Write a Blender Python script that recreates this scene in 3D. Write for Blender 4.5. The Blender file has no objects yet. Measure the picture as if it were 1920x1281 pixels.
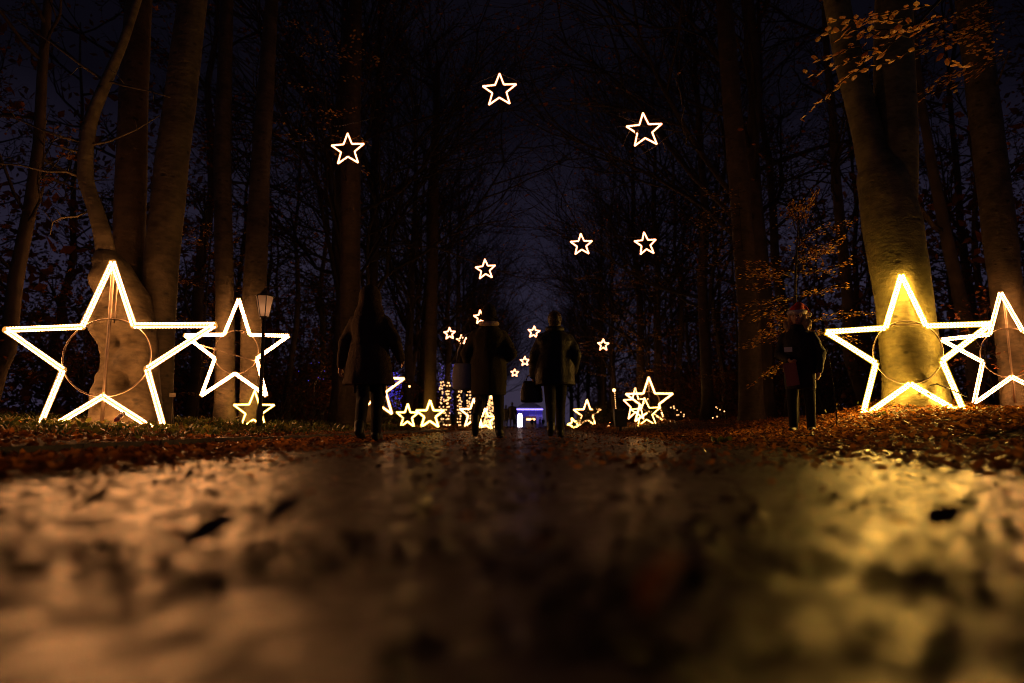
import bpy, math, random
import numpy as np
from mathutils import Vector, Matrix, noise

random.seed(7)
rng = np.random.default_rng(11)
sc = bpy.context.scene
COL = sc.collection
R = math.radians

# ------------------------------------------------------------------ camera
cam_d = bpy.data.cameras.new('camera')
cam = bpy.data.objects.new('camera', cam_d)
COL.objects.link(cam)
cam.location = (0, 0, 0.15)
cam.rotation_euler = (R(90 + 7.10), 0, R(1.32))
cam_d.sensor_width = 36
cam_d.lens = 24
cam_d.clip_start = 0.02
cam_d.clip_end = 3000
cam_d.dof.use_dof = True
cam_d.dof.focus_distance = 8.6
cam_d.dof.aperture_fstop = 1.05
sc.camera = cam

# ------------------------------------------------------------------ world: overcast night sky lit by the town
SKY_STRENGTH = 0.030
w = bpy.data.worlds.new('World')
sc.world = w
w.use_nodes = True
nt = w.node_tree
nt.nodes.clear()
out = nt.nodes.new('ShaderNodeOutputWorld')
bg = nt.nodes.new('ShaderNodeBackground')
sky = nt.nodes.new('ShaderNodeTexSky')
sky.sky_type = 'NISHITA'
sky.sun_disc = False
sky.sun_elevation = R(-3.0)
sky.sun_rotation = R(20)
tc = nt.nodes.new('ShaderNodeTexCoord')
nz = nt.nodes.new('ShaderNodeTexNoise')
nz.inputs['Scale'].default_value = 2.6
nz.inputs['Detail'].default_value = 5
cr = nt.nodes.new('ShaderNodeValToRGB')
cr.color_ramp.elements[0].position = 0.3
cr.color_ramp.elements[0].color = (0.27, 0.22, 0.50, 1)
cr.color_ramp.elements[1].position = 0.75
cr.color_ramp.elements[1].color = (0.53, 0.44, 0.85, 1)
mx = nt.nodes.new('ShaderNodeMixRGB')
mx.inputs['Fac'].default_value = 0.85
nt.links.new(tc.outputs['Generated'], nz.inputs['Vector'])
nt.links.new(nz.outputs['Fac'], cr.inputs['Fac'])
nt.links.new(sky.outputs['Color'], mx.inputs['Color1'])
nt.links.new(cr.outputs['Color'], mx.inputs['Color2'])
# town glow: clouds are brighter towards the horizon
sep = nt.nodes.new('ShaderNodeSeparateXYZ')
mrz = nt.nodes.new('ShaderNodeMapRange')
mrz.inputs['From Min'].default_value = 0.0
mrz.inputs['From Max'].default_value = 0.42
mrz.inputs['To Min'].default_value = 3.2
mrz.inputs['To Max'].default_value = 0.28
mul = nt.nodes.new('ShaderNodeMixRGB')
mul.blend_type = 'MULTIPLY'
mul.inputs['Fac'].default_value = 1.0
nt.links.new(tc.outputs['Generated'], sep.inputs['Vector'])
nt.links.new(sep.outputs['Z'], mrz.inputs['Value'])
nt.links.new(mx.outputs['Color'], mul.inputs['Color1'])
nt.links.new(mrz.outputs['Result'], mul.inputs['Color2'])
nt.links.new(mul.outputs['Color'], bg.inputs['Color'])
bg.inputs['Strength'].default_value = SKY_STRENGTH
nt.links.new(bg.outputs['Background'], out.inputs['Surface'])

# ------------------------------------------------------------------ view
vs = sc.view_settings
vs.view_transform = 'Standard'
vs.look = 'None'
vs.exposure = 0.0
vs.gamma = 1.0
vs.use_curve_mapping = False
cy = sc.cycles
cy.use_denoising = True
cy.use_adaptive_sampling = True
cy.adaptive_threshold = 0.008
cy.max_bounces = 5
cy.diffuse_bounces = 2
cy.glossy_bounces = 3
cy.transmission_bounces = 4
cy.transparent_max_bounces = 12
cy.sample_clamp_indirect = 2.5
cy.use_light_tree = True
cy.filter_width = 1.0
cy.caustics_reflective = False
cy.caustics_refractive = False

# ------------------------------------------------------------------ materials
MATS = {}

def principled(name, col, rough=0.8, spec=0.5, metal=0.0, noise_col=None, nscale=6, bump=0.0, bscale=30,
               ramp=(0.35, 0.7), island=None, transl=0.0, detail=6):
    m = bpy.data.materials.new(name)
    m.use_nodes = True
    t = m.node_tree
    b = t.nodes['Principled BSDF']
    b.inputs['Base Color'].default_value = (*col, 1)
    b.inputs['Roughness'].default_value = rough
    b.inputs['Specular IOR Level'].default_value = spec
    b.inputs['Metallic'].default_value = metal
    co = t.nodes.new('ShaderNodeTexCoord')
    if island:
        g = t.nodes.new('ShaderNodeNewGeometry')
        r = t.nodes.new('ShaderNodeValToRGB')
        els = r.color_ramp.elements
        while len(els) < len(island):
            els.new(0.5)
        for i, c in enumerate(island):
            els[i].position = i / (len(island) - 1)
            els[i].color = (*c, 1)
        t.links.new(g.outputs['Random Per Island'], r.inputs['Fac'])
        t.links.new(r.outputs['Color'], b.inputs['Base Color'])
    elif noise_col is not None:
        n = t.nodes.new('ShaderNodeTexNoise')
        n.inputs['Scale'].default_value = nscale
        n.inputs['Detail'].default_value = detail
        r = t.nodes.new('ShaderNodeValToRGB')
        r.color_ramp.elements[0].position = ramp[0]
        r.color_ramp.elements[1].position = ramp[1]
        r.color_ramp.elements[0].color = (*col, 1)
        r.color_ramp.elements[1].color = (*noise_col, 1)
        t.links.new(co.outputs['Object'], n.inputs['Vector'])
        t.links.new(n.outputs['Fac'], r.inputs['Fac'])
        t.links.new(r.outputs['Color'], b.inputs['Base Color'])
    if bump:
        n2 = t.nodes.new('ShaderNodeTexNoise')
        n2.inputs['Scale'].default_value = bscale
        n2.inputs['Detail'].default_value = 8
        bp = t.nodes.new('ShaderNodeBump')
        bp.inputs['Strength'].default_value = bump
        bp.inputs['Distance'].default_value = 0.02
        t.links.new(co.outputs['Object'], n2.inputs['Vector'])
        t.links.new(n2.outputs['Fac'], bp.inputs['Height'])
        t.links.new(bp.outputs['Normal'], b.inputs['Normal'])
    if transl:
        tr = t.nodes.new('ShaderNodeBsdfTranslucent')
        mxs = t.nodes.new('ShaderNodeMixShader')
        mxs.inputs['Fac'].default_value = transl
        o = t.nodes['Material Output']
        src = b.inputs['Base Color'].links[0].from_socket if b.inputs['Base Color'].links else None
        if src:
            t.links.new(src, tr.inputs['Color'])
        else:
            tr.inputs['Color'].default_value = (*col, 1)
        t.links.new(b.outputs['BSDF'], mxs.inputs[1])
        t.links.new(tr.outputs['BSDF'], mxs.inputs[2])
        t.links.new(mxs.outputs['Shader'], o.inputs['Surface'])
    MATS[name] = m
    return m

def emitter(name, col, strength, sample=True):
    m = bpy.data.materials.new(name)
    m.use_nodes = True
    t = m.node_tree
    t.nodes.clear()
    o = t.nodes.new('ShaderNodeOutputMaterial')
    e = t.nodes.new('ShaderNodeEmission')
    e.inputs['Color'].default_value = (*col, 1)
    e.inputs['Strength'].default_value = strength
    t.links.new(e.outputs['Emission'], o.inputs['Surface'])
    if not sample:
        m.cycles.emission_sampling = 'NONE'
    MATS[name] = m
    return m

def halo_mat(name, col, strength, opac):
    """added halo shell around an LED rope: mostly see-through, its emission imitates lens bloom"""
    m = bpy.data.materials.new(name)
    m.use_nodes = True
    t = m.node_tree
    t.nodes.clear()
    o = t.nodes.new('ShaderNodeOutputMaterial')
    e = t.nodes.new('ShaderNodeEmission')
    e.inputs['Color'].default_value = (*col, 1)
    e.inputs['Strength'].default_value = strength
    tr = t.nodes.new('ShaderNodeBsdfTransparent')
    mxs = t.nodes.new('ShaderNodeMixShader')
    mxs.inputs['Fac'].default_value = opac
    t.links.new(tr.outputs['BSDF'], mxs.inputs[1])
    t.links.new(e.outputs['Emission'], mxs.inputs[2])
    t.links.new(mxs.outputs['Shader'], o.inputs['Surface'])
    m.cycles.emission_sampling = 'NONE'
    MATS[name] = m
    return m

def bark(name, dark, light, spots=0.6, bump=.45):
    """smooth beech bark: blotches, fine cross-grain and dark eye-shaped scars"""
    m = bpy.data.materials.new(name)
    m.use_nodes = True
    t = m.node_tree
    b = t.nodes['Principled BSDF']
    b.inputs['Roughness'].default_value = .72
    co = t.nodes.new('ShaderNodeTexCoord')
    mp = t.nodes.new('ShaderNodeMapping')
    mp.inputs['Scale'].default_value = (5, 5, 11)
    t.links.new(co.outputs['Object'], mp.inputs['Vector'])
    n1 = t.nodes.new('ShaderNodeTexNoise'); n1.inputs['Scale'].default_value = 3.0; n1.inputs['Detail'].default_value = 7
    n2 = t.nodes.new('ShaderNodeTexNoise'); n2.inputs['Scale'].default_value = 1.6; n2.inputs['Detail'].default_value = 6
    n3 = t.nodes.new('ShaderNodeTexNoise'); n3.inputs['Scale'].default_value = 38; n3.inputs['Detail'].default_value = 6
    t.links.new(co.outputs['Object'], n1.inputs['Vector'])
    t.links.new(mp.outputs['Vector'], n2.inputs['Vector'])
    t.links.new(co.outputs['Object'], n3.inputs['Vector'])
    mp2 = t.nodes.new('ShaderNodeMapping'); mp2.inputs['Scale'].default_value = (3.4, 3.4, 5.2)
    t.links.new(co.outputs['Object'], mp2.inputs['Vector'])
    vo = t.nodes.new('ShaderNodeTexVoronoi'); vo.inputs['Scale'].default_value = 1.0; vo.inputs['Randomness'].default_value = 1.0
    t.links.new(mp2.outputs['Vector'], vo.inputs['Vector'])
    rs = t.nodes.new('ShaderNodeValToRGB')
    rs.color_ramp.elements[0].position = .07; rs.color_ramp.elements[0].color = (1 - spots,) * 3 + (1,)
    rs.color_ramp.elements[1].position = .16; rs.color_ramp.elements[1].color = (1, 1, 1, 1)
    t.links.new(vo.outputs['Distance'], rs.inputs['Fac'])
    ad = t.nodes.new('ShaderNodeMath'); ad.operation = 'MULTIPLY_ADD'; ad.inputs[1].default_value = .45
    t.links.new(n2.outputs['Fac'], ad.inputs[0]); 
    sc_ = t.nodes.new('ShaderNodeMath'); sc_.operation = 'MULTIPLY'; sc_.inputs[1].default_value = .62
    t.links.new(n1.outputs['Fac'], sc_.inputs[0]); t.links.new(sc_.outputs[0], ad.inputs[2])
    r = t.nodes.new('ShaderNodeValToRGB')
    r.color_ramp.elements[0].position = .36; r.color_ramp.elements[0].color = (*dark, 1)
    r.color_ramp.elements[1].position = .68; r.color_ramp.elements[1].color = (*light, 1)
    t.links.new(ad.outputs[0], r.inputs['Fac'])
    mu = t.nodes.new('ShaderNodeMixRGB'); mu.blend_type = 'MULTIPLY'; mu.inputs['Fac'].default_value = 1
    t.links.new(r.outputs['Color'], mu.inputs['Color1']); t.links.new(rs.outputs['Color'], mu.inputs['Color2'])
    t.links.new(mu.outputs['Color'], b.inputs['Base Color'])
    b1 = t.nodes.new('ShaderNodeBump'); b1.inputs['Strength'].default_value = bump; b1.inputs['Distance'].default_value = .012
    b2 = t.nodes.new('ShaderNodeBump'); b2.inputs['Strength'].default_value = bump; b2.inputs['Distance'].default_value = .03
    b3 = t.nodes.new('ShaderNodeBump'); b3.inputs['Strength'].default_value = .5; b3.inputs['Distance'].default_value = .02
    t.links.new(n3.outputs['Fac'], b1.inputs['Height']); t.links.new(n2.outputs['Fac'], b2.inputs['Height']); t.links.new(rs.outputs['Color'], b3.inputs['Height'])
    t.links.new(b1.outputs['Normal'], b2.inputs['Normal']); t.links.new(b2.outputs['Normal'], b3.inputs['Normal']); t.links.new(b3.outputs['Normal'], b.inputs['Normal'])
    MATS[name] = m
    return m
BARK_L = bark('bark_beech', (0.04, 0.029, 0.013), (0.21, 0.165, 0.09))
BARK_L2 = bark('bark_grey', (0.025, 0.018, 0.008), (0.125, 0.095, 0.05))
BARK_R = bark('bark_mossy', (0.07, 0.062, 0.02), (0.26, 0.225, 0.08))
BARK_M = bark('bark_brown', (0.032, 0.022, 0.010), (0.10, 0.066, 0.032))
BARK_D = principled('bark_dark', (0.05, 0.037, 0.026), 0.9, noise_col=(0.10, 0.07, 0.045), nscale=4, bump=0.4, bscale=14)
TWIG = principled('twig', (0.035, 0.025, 0.018), 0.9)
LEAF_O = principled('beech_leaf', (0.4, 0.16, 0.03), 0.5, 0.4, island=[(0.22, 0.08, 0.016), (0.45, 0.20, 0.03), (0.6, 0.32, 0.055), (0.5, 0.33, 0.07)], transl=0.35)
LEAF_B = principled('brown_leaf', (0.2, 0.08, 0.03), 0.6, 0.4, island=[(0.09, 0.028, 0.010), (0.22, 0.07, 0.018), (0.34, 0.11, 0.024)], transl=0.25)
LITTER = principled('wet_fallen_leaf', (0.2, 0.08, 0.03), 0.32, 0.6, island=[(0.06, 0.022, 0.009), (0.19, 0.065, 0.018), (0.40, 0.145, 0.028), (0.62, 0.27, 0.055)], transl=.5)
LEAF_DK = principled('dark_wet_leaf', (0.06, 0.024, 0.010), 0.3, 0.6, noise_col=(0.15, 0.055, 0.018), nscale=25)
LEAF_G = principled('ivy_leaf', (0.07, 0.11, 0.03), 0.4, 0.5, island=[(0.03, 0.05, 0.012), (0.07, 0.10, 0.02), (0.16, 0.18, 0.035), (0.2, 0.11, 0.035)], transl=.4)
SOIL = principled('soil', (0.04, 0.02, 0.010), 0.85, noise_col=(0.12, 0.05, 0.02), nscale=5, bump=0.9, bscale=26)
STONE = principled('kerb_stone', (0.07, 0.055, 0.045), 0.6, noise_col=(0.13, 0.11, 0.09), nscale=9, bump=0.4, bscale=40)
STEEL = principled('galvanised_steel', (0.42, 0.34, 0.26), 0.42, metal=0.7, noise_col=(0.3, 0.22, 0.15), nscale=14)
IRON = principled('black_iron', (0.03, 0.026, 0.022), 0.5, 0.5, noise_col=(0.06, 0.045, 0.03), nscale=12)
CABLE = principled('cable_rubber', (0.02, 0.018, 0.018), 0.55)
PLAQUE = principled('plaque', (0.55, 0.47, 0.33), 0.5)
PAINT_W = principled('white_card', (0.8, 0.78, 0.74), 0.6)
LED_W = emitter('led_warm', (1.0, 0.39, 0.12), 90)
LED_MW = emitter('led_warm_small', (1.0, 0.43, 0.13), 17)
LED_MY = emitter('led_yellow_small', (1.0, 0.50, 0.10), 18)
LED_Y = emitter('led_warm_yellow', (1.0, 0.52, 0.085), 118)
LED_H = emitter('led_hanging', (1.0, 0.38, 0.17), 14)
LED_F = emitter('led_far', (1.0, 0.45, 0.14), 10)
LED_N = emitter('led_net', (1.0, 0.48, 0.17), 3.2)
LED_V = emitter('led_violet', (0.30, 0.20, 1.0), 1.0)
LED_BL = emitter('led_blue', (0.12, 0.08, 1.0), .7)
LED_PILLAR = emitter('led_pillar', (1.0, 0.86, 0.95), 9)
LED_BULB = emitter('lantern_bulb', (1.0, 0.66, 0.42), 170)
HALO_W = halo_mat('halo_warm', (1.0, 0.40, 0.07), 2.0, 0.16)  # bloom colours for the added glow shells round the ropes
HALO_Y = halo_mat('halo_yellow', (1.0, 0.55, 0.03), 2.6, 0.16)
HALO_H = halo_mat('halo_hanging', (1.0, 0.26, 0.06), 1.8, 0.16)

def asphalt_material():
    m = bpy.data.materials.new('wet_asphalt')
    m.use_nodes = True
    t = m.node_tree
    b = t.nodes['Principled BSDF']
    co = t.nodes.new('ShaderNodeTexCoord')

    def nse(scale, detail=4, rough=0.55):
        n = t.nodes.new('ShaderNodeTexNoise')
        n.inputs['Scale'].default_value = scale
        n.inputs['Detail'].default_value = detail
        n.inputs['Roughness'].default_value = rough
        t.links.new(co.outputs['Object'], n.inputs['Vector'])
        return n
    n1 = nse(7, 5)
    r1 = t.nodes.new('ShaderNodeValToRGB')
    r1.color_ramp.elements[0].position = 0.36
    r1.color_ramp.elements[1].position = 0.66
    r1.color_ramp.elements[0].color = (0.012, 0.005, 0.0035, 1)
    r1.color_ramp.elements[1].color = (0.055, 0.023, 0.013, 1)
    t.links.new(n1.outputs['Fac'], r1.inputs['Fac'])
    t.links.new(r1.outputs['Color'], b.inputs['Base Color'])
    n2 = nse(17, 6, .62)
    mr = t.nodes.new('ShaderNodeMapRange')
    mr.inputs['From Min'].default_value = 0.43
    mr.inputs['From Max'].default_value = 0.58
    mr.inputs['To Min'].default_value = 0.20
    mr.inputs['To Max'].default_value = 0.66
    t.links.new(n2.outputs['Fac'], mr.inputs['Value'])
    t.links.new(mr.outputs['Result'], b.inputs['Roughness'])
    b.inputs['Specular IOR Level'].default_value = 0.85
    n3 = nse(260, 3)
    n4 = nse(75, 5, .65)
    b1 = t.nodes.new('ShaderNodeBump')
    b1.inputs['Strength'].default_value = 0.35
    b1.inputs['Distance'].default_value = 0.003
    b2 = t.nodes.new('ShaderNodeBump')
    b2.inputs['Strength'].default_value = 0.7
    b2.inputs['Distance'].default_value = 0.008
    t.links.new(n3.outputs['Fac'], b1.inputs['Height'])
    t.links.new(n4.outputs['Fac'], b2.inputs['Height'])
    t.links.new(b1.outputs['Normal'], b2.inputs['Normal'])
    t.links.new(b2.outputs['Normal'], b.inputs['Normal'])
    return m
ASPHALT = asphalt_material()

# ------------------------------------------------------------------ mesh helpers
def mk(name, me, parent=None, loc=(0, 0, 0), rot=(0, 0, 0)):
    o = bpy.data.objects.new(name, me)
    COL.objects.link(o)
    o.location = loc
    o.rotation_euler = rot
    if parent is not None:
        o.parent = parent
    return o

def tag(o, label=None, cat=None, group=None, kind=None):
    if label: o['label'] = label
    if cat: o['category'] = cat
    if group: o['group'] = group
    if kind: o['kind'] = kind
    return o

def thing(name, label, cat, loc=(0, 0, 0), rz=0.0, group=None):
    o = mk(name, None, None, loc, (0, 0, rz))
    o.empty_display_size = 0.1
    return tag(o, label, cat, group)

class MB:
    def __init__(s):
        s.v = []
        s.f = []

    def tube(s, pts, rad, n=6, cap=True):
        pts = [Vector(p) for p in pts]
        base = len(s.v)
        m = len(pts)
        up = Vector((0.31, 0.87, 0.38))
        for i, p in enumerate(pts):
            d = (pts[min(i + 1, m - 1)] - pts[max(i - 1, 0)])
            if d.length < 1e-9:
                d = Vector((0, 0, 1))
            d.normalize()
            a = d.cross(up)
            if a.length < 1e-3:
                a = d.cross(Vector((1, 0, 0)))
            a.normalize()
            b = d.cross(a)
            up = b.cross(d) if i == 0 else up
            r = rad[i] if hasattr(rad, '__len__') else rad
            for k in range(n):
                t = 2 * math.pi * k / n
                q = p + (a * math.cos(t) + b * math.sin(t)) * r
                s.v.append((q.x, q.y, q.z))
        for i in range(m - 1):
            for k in range(n):
                k2 = (k + 1) % n
                s.f.append((base + i * n + k, base + i * n + k2, base + (i + 1) * n + k2, base + (i + 1) * n + k))
        if cap and n > 2:
            s.f.append(tuple(base + k for k in range(n - 1, -1, -1)))
            s.f.append(tuple(base + (m - 1) * n + k for k in range(n)))
        return s

    def ring(s, rad, tr, n=40, k=6, c=(0, 0, 0)):
        base = len(s.v)
        for i in range(n):
            t = 2 * math.pi * i / n
            for j in range(k):
                u = 2 * math.pi * j / k
                rr = rad + tr * math.cos(u)
                s.v.append((c[0] + rr * math.cos(t), c[1] + tr * math.sin(u), c[2] + rr * math.sin(t)))
        for i in range(n):
            for j in range(k):
                a = base + i * k
                b = base + ((i + 1) % n) * k
                s.f.append((a + j, a + (j + 1) % k, b + (j + 1) % k, b + j))
        return s

    def box(s, c, h, rz=0.0):
        base = len(s.v)
        cs, sn = math.cos(rz), math.sin(rz)
        for z in (-1, 1):
            for x, y in ((-1, -1), (1, -1), (1, 1), (-1, 1)):
                X, Y = x * h[0], y * h[1]
                s.v.append((c[0] + X * cs - Y * sn, c[1] + X * sn + Y * cs, c[2] + z * h[2]))
        b = base
        for f in ((3, 2, 1, 0), (4, 5, 6, 7), (0, 1, 5, 4), (1, 2, 6, 5), (2, 3, 7, 6), (3, 0, 4, 7)):
            s.f.append(tuple(b + i for i in f))
        return s

    def ball(s, c, r, nu=12, nv=8):
        rx, ry, rz = r if hasattr(r, '__len__') else (r, r, r)
        base = len(s.v)
        s.v.append((c[0], c[1], c[2] - rz))
        for i in range(1, nv):
            t = math.pi * i / nv
            for k in range(nu):
                u = 2 * math.pi * k / nu
                s.v.append((c[0] + rx * math.sin(t) * math.cos(u), c[1] + ry * math.sin(t) * math.sin(u), c[2] - rz * math.cos(t)))
        s.v.append((c[0], c[1], c[2] + rz))
        top = len(s.v) - 1
        for k in range(nu):
            k2 = (k + 1) % nu
            s.f.append((base, base + 1 + k2, base + 1 + k))
            for i in range(nv - 2):
                a = base + 1 + i * nu
                s.f.append((a + k, a + k2, a + nu + k2, a + nu + k))
            a = base + 1 + (nv - 2) * nu
            s.f.append((a + k, a + k2, top))
        return s

    def capsule(s, p0, p1, r0, r1, n=12):
        p0, p1 = Vector(p0), Vector(p1)
        d = (p1 - p0)
        L = d.length
        d = d / L if L > 1e-6 else Vector((0, 0, 1))
        pts, rad = [], []
        for t in (-0.98, -0.8, -0.45, 0):
            pts.append(p0 + d * (t * r0)); rad.append(r0 * math.sqrt(1 - t * t))
        for t in (0, 0.45, 0.8, 0.98):
            pts.append(p1 + d * (t * r1)); rad.append(r1 * math.sqrt(1 - t * t))
        return s.tube(pts, rad, n)

    def loft(s, rings, n=24, ends=True):
        """rings: (cx, cy, z, rx, ry)"""
        base = len(s.v)
        for cx, cy, z, rx, ry in rings:
            for k in range(n):
                t = 2 * math.pi * k / n
                s.v.append((cx + rx * math.cos(t), cy + ry * math.sin(t), z))
        for i in range(len(rings) - 1):
            for k in range(n):
                k2 = (k + 1) % n
                s.f.append((base + i * n + k, base + i * n + k2, base + (i + 1) * n + k2, base + (i + 1) * n + k))
        if ends:
            s.f.append(tuple(base + k for k in range(n - 1, -1, -1)))
            s.f.append(tuple(base + (len(rings) - 1) * n + k for k in range(n)))
        return s

    def prism(s, poly, y0, y1):
        """polygon in x,z extruded along y"""
        base = len(s.v)
        n = len(poly)
        for y in (y0, y1):
            for x, z in poly:
                s.v.append((x, y, z))
        s.f.append(tuple(base + i for i in range(n)))
        s.f.append(tuple(base + n + i for i in range(n - 1, -1, -1)))
        for i in range(n):
            j = (i + 1) % n
            s.f.append((base + i, base + n + i, base + n + j, base + j))
        return s

    def mesh(s, name, mat, smooth=True):
        me = bpy.data.meshes.new(name)
        me.from_pydata(s.v, [], s.f)
        me.materials.append(mat)
        if smooth:
            me.polygons.foreach_set('use_smooth', [True] * len(me.polygons))
        me.update()
        return me

    def build(s, name, mat, parent=None, loc=(0, 0, 0), rot=(0, 0, 0), smooth=True):
        return mk(name, s.mesh(name, mat, smooth), parent, loc, rot)

def np_mesh(name, verts, tris, mat, smooth=False):
    me = bpy.data.meshes.new(name)
    nv, nf = len(verts), len(tris)
    me.vertices.add(nv)
    me.vertices.foreach_set('co', np.asarray(verts, np.float32).ravel())
    me.loops.add(nf * 3)
    me.loops.foreach_set('vertex_index', np.asarray(tris, np.int32).ravel())
    me.polygons.add(nf)
    me.polygons.foreach_set('loop_start', np.arange(0, nf * 3, 3, dtype=np.int32))
    me.polygons.foreach_set('loop_total', np.full(nf, 3, np.int32))
    if smooth:
        me.polygons.foreach_set('use_smooth', np.ones(nf, bool))
    me.materials.append(mat)
    me.update(calc_edges=True)
    return me

LEAF_T = np.array([(0, 1, 2), (0, 2, 3), (1, 4, 5), (1, 5, 2), (2, 5, 6), (2, 6, 3), (4, 7, 5), (5, 7, 6)])

def leaf_arrays(pos, d, nrm, size, curl, width=0.30):
    """pointed oval leaves, folded a little along the midrib"""
    n = len(pos)
    d = d / np.linalg.norm(d, axis=1, keepdims=True)
    s_ = np.cross(nrm, d)
    s_ /= np.linalg.norm(s_, axis=1, keepdims=True) + 1e-9
    u = np.cross(d, s_)
    size = size[:, None]
    c = curl[:, None]
    wd = width
    prof = [(0, 0, 0), (.33, wd, .16), (.33, 0, 0), (.33, -wd, .16), (.7, wd * .8, .2), (.7, 0, .06), (.7, -wd * .8, .2), (1, 0, .26)]
    V = np.stack([pos + size * (a * d + b * s_ + (k * c) * u) for a, b, k in prof], axis=1).reshape(-1, 3)
    T = (LEAF_T[None] + (np.arange(n) * 8)[:, None, None]).reshape(-1, 3)
    return V, T

def rand_dirs(n, flat=0.35):
    a = rng.uniform(0, 2 * math.pi, n)
    d = np.stack([np.cos(a), np.sin(a), rng.normal(0, flat, n)], 1)
    return d

# ------------------------------------------------------------------ terrain
XP = np.array([-400, -60, -14, -9, -6.5, -5.2, -4.2, -3.3, -3.14, -3.08, -2.0, 0, 1.6, 2.6, 3.6, 4.4, 5.3, 6.5, 8.5, 12, 40, 400])
ZP = np.array([0.9, 0.6, .40, .28, .20, .15, .08, .035, .025, -.045, -.02, 0, -.013, 0.0, .065, .22, .30, .34, .44, .55, .8, 1.0])

def gz(x, y):
    z = float(np.interp(x, XP, ZP))
    if 2 < x < 9 and 7 < y < 14:   # mound of roots round the mossy beech
        z += .24 * math.exp(-((x - 5.55) ** 2 / 1.1 + (y - 10.25) ** 2 / .5))
    return z

def bumpy(x, y):
    s = min(1.0, max(0.0, (abs(x + 0.3) - 2.3) / 1.2))
    return s * (0.035 * noise.noise(Vector((x * 0.9, y * 0.9, 0))) + 0.014 * noise.noise(Vector((x * 3.1, y * 3.1, 4))))

def gh(x, y):
    return gz(x, y) + bumpy(x, y)

def grid_mesh(name, xs, ys, fn, mat):
    V = [(x, y, fn(x, y)) for y in ys for x in xs]
    nx = len(xs)
    F = [(j * nx + i, j * nx + i + 1, (j + 1) * nx + i + 1, (j + 1) * nx + i) for j in range(len(ys) - 1) for i in range(nx - 1)]
    me = bpy.data.meshes.new(name)
    me.from_pydata(V, [], F)
    me.polygons.foreach_set('use_smooth', [True] * len(F))
    me.materials.append(mat)
    me.update()
    return me

def steps(*segs):
    o = []
    for a, b, st in segs:
        n = max(1, round((b - a) / st))
        o += [a + (b - a) * i / n for i in range(n)]
    return o + [segs[-1][1]]

xs = steps((-1500, -60, 240), (-60, -20, 4), (-20, -9, .8), (-9, -3.4, .14), (-3.4, -3.0, .05), (-3.0, 1.6, .5), (1.6, 8, .14), (8, 20, .6), (20, 60, 4), (60, 1500, 240))
ys = steps((-60, -2, 8), (-2, 18, .2), (18, 40, .6), (40, 160, 4), (160, 1600, 160))
g = mk('ground', grid_mesh('ground', xs, ys, lambda x, y: gh(x, y) - (0.03 if -3.05 < x < 1.7 else 0.0), SOIL))
tag(g, 'brown woodland soil sloping up on both sides of the path', kind='structure')

def path_z(x, y):
    z = gz(x, y)
    if y < 9:
        z += 0.0016 * noise.noise(Vector((x * 6, y * 6, 1))) + 0.0016 * noise.noise(Vector((x * 26, y * 26, 2))) + 0.0012 * noise.noise(Vector((x * 55, y * 55, 7)))
        z += 0.004 * noise.noise(Vector((x * 1.7, y * 1.7, 3)))
    return z + 0.004
xs = steps((-3.06, -1.6, .12), (-1.6, 1.6, .014), (1.6, 2.4, .1))
ys = steps((-3, .2, .4), (.2, 1.4, .012), (1.4, 3.2, .022), (3.2, 9, .12), (9, 40, 1.0), (40, 165, 5))
pth = mk('path', grid_mesh('path', xs, ys, path_z, ASPHALT))
tag(pth, 'wet dark asphalt path running straight down the avenue', kind='structure')

kerb = mk('kerb', None)
tag(kerb, 'low row of dark edging stones beside the leafy bank', kind='structure')
km = MB()
km.box((0, 0, 0), (.035, .485, .05))
kme = km.mesh('kerb_stone', STONE, False)
for i in range(26):
    y = 3.2 + i * 1.0
    o = mk('kerb_stone', kme, kerb, (-3.10 + random.uniform(-.008, .008), y, -.018 + random.uniform(-.006, .006)), (0, random.uniform(-.05, .05), random.uniform(-.01, .01)))

# ------------------------------------------------------------------ leaf litter, grass (stuff)
def litter(name, label, n, xr, yr, dens=None, size=(.03, .062), mat=LITTER, lift=.006, seed=1):
    r = np.random.default_rng(seed)
    x = r.uniform(*xr, n)
    y = yr[0] * (yr[1] / yr[0]) ** r.uniform(0, 1, n)
    if dens is not None:
        keep = np.array([random.random() < dens(a, b) for a, b in zip(x, y)])
        x, y = x[keep], y[keep]
    n = len(x)
    z = np.array([gh(a, b) for a, b in zip(x, y)]) + lift + r.uniform(0, .02, n)
    a = r.uniform(0, 2 * math.pi, n)
    d = np.stack([np.cos(a), np.sin(a), r.normal(0, .28, n)], 1)
    nr = np.stack([r.normal(0, .38, n), r.normal(0, .38, n), np.ones(n)], 1)
    V, T = leaf_arrays(np.stack([x, y, z], 1), d, nr, r.uniform(*size, n), r.uniform(-.6, 1.6, n))
    o = mk(name, np_mesh(name, V, T, mat))
    return tag(o, label, 'fallen leaves', kind='stuff')

def edge_r(x, y):
    e = 1.5 + .30 * noise.noise(Vector((0, y * .9, 5))) + .22 * noise.noise(Vector((x * 2, y * 2.6, 8)))
    return 1.0 if x > e + .35 else (0.55 if x > e else 0.0)

def edge_l(x, y):
    e = -1.4 + .3 * noise.noise(Vector((3, y * .9, 5))) + .22 * noise.noise(Vector((x * 2, y * 2.6, 8))) - 0.05 * max(0, y - 4)
    e = max(e, -2.3)
    return 1.0 if x < e - .4 else (0.5 if x < e else 0.0)

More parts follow.
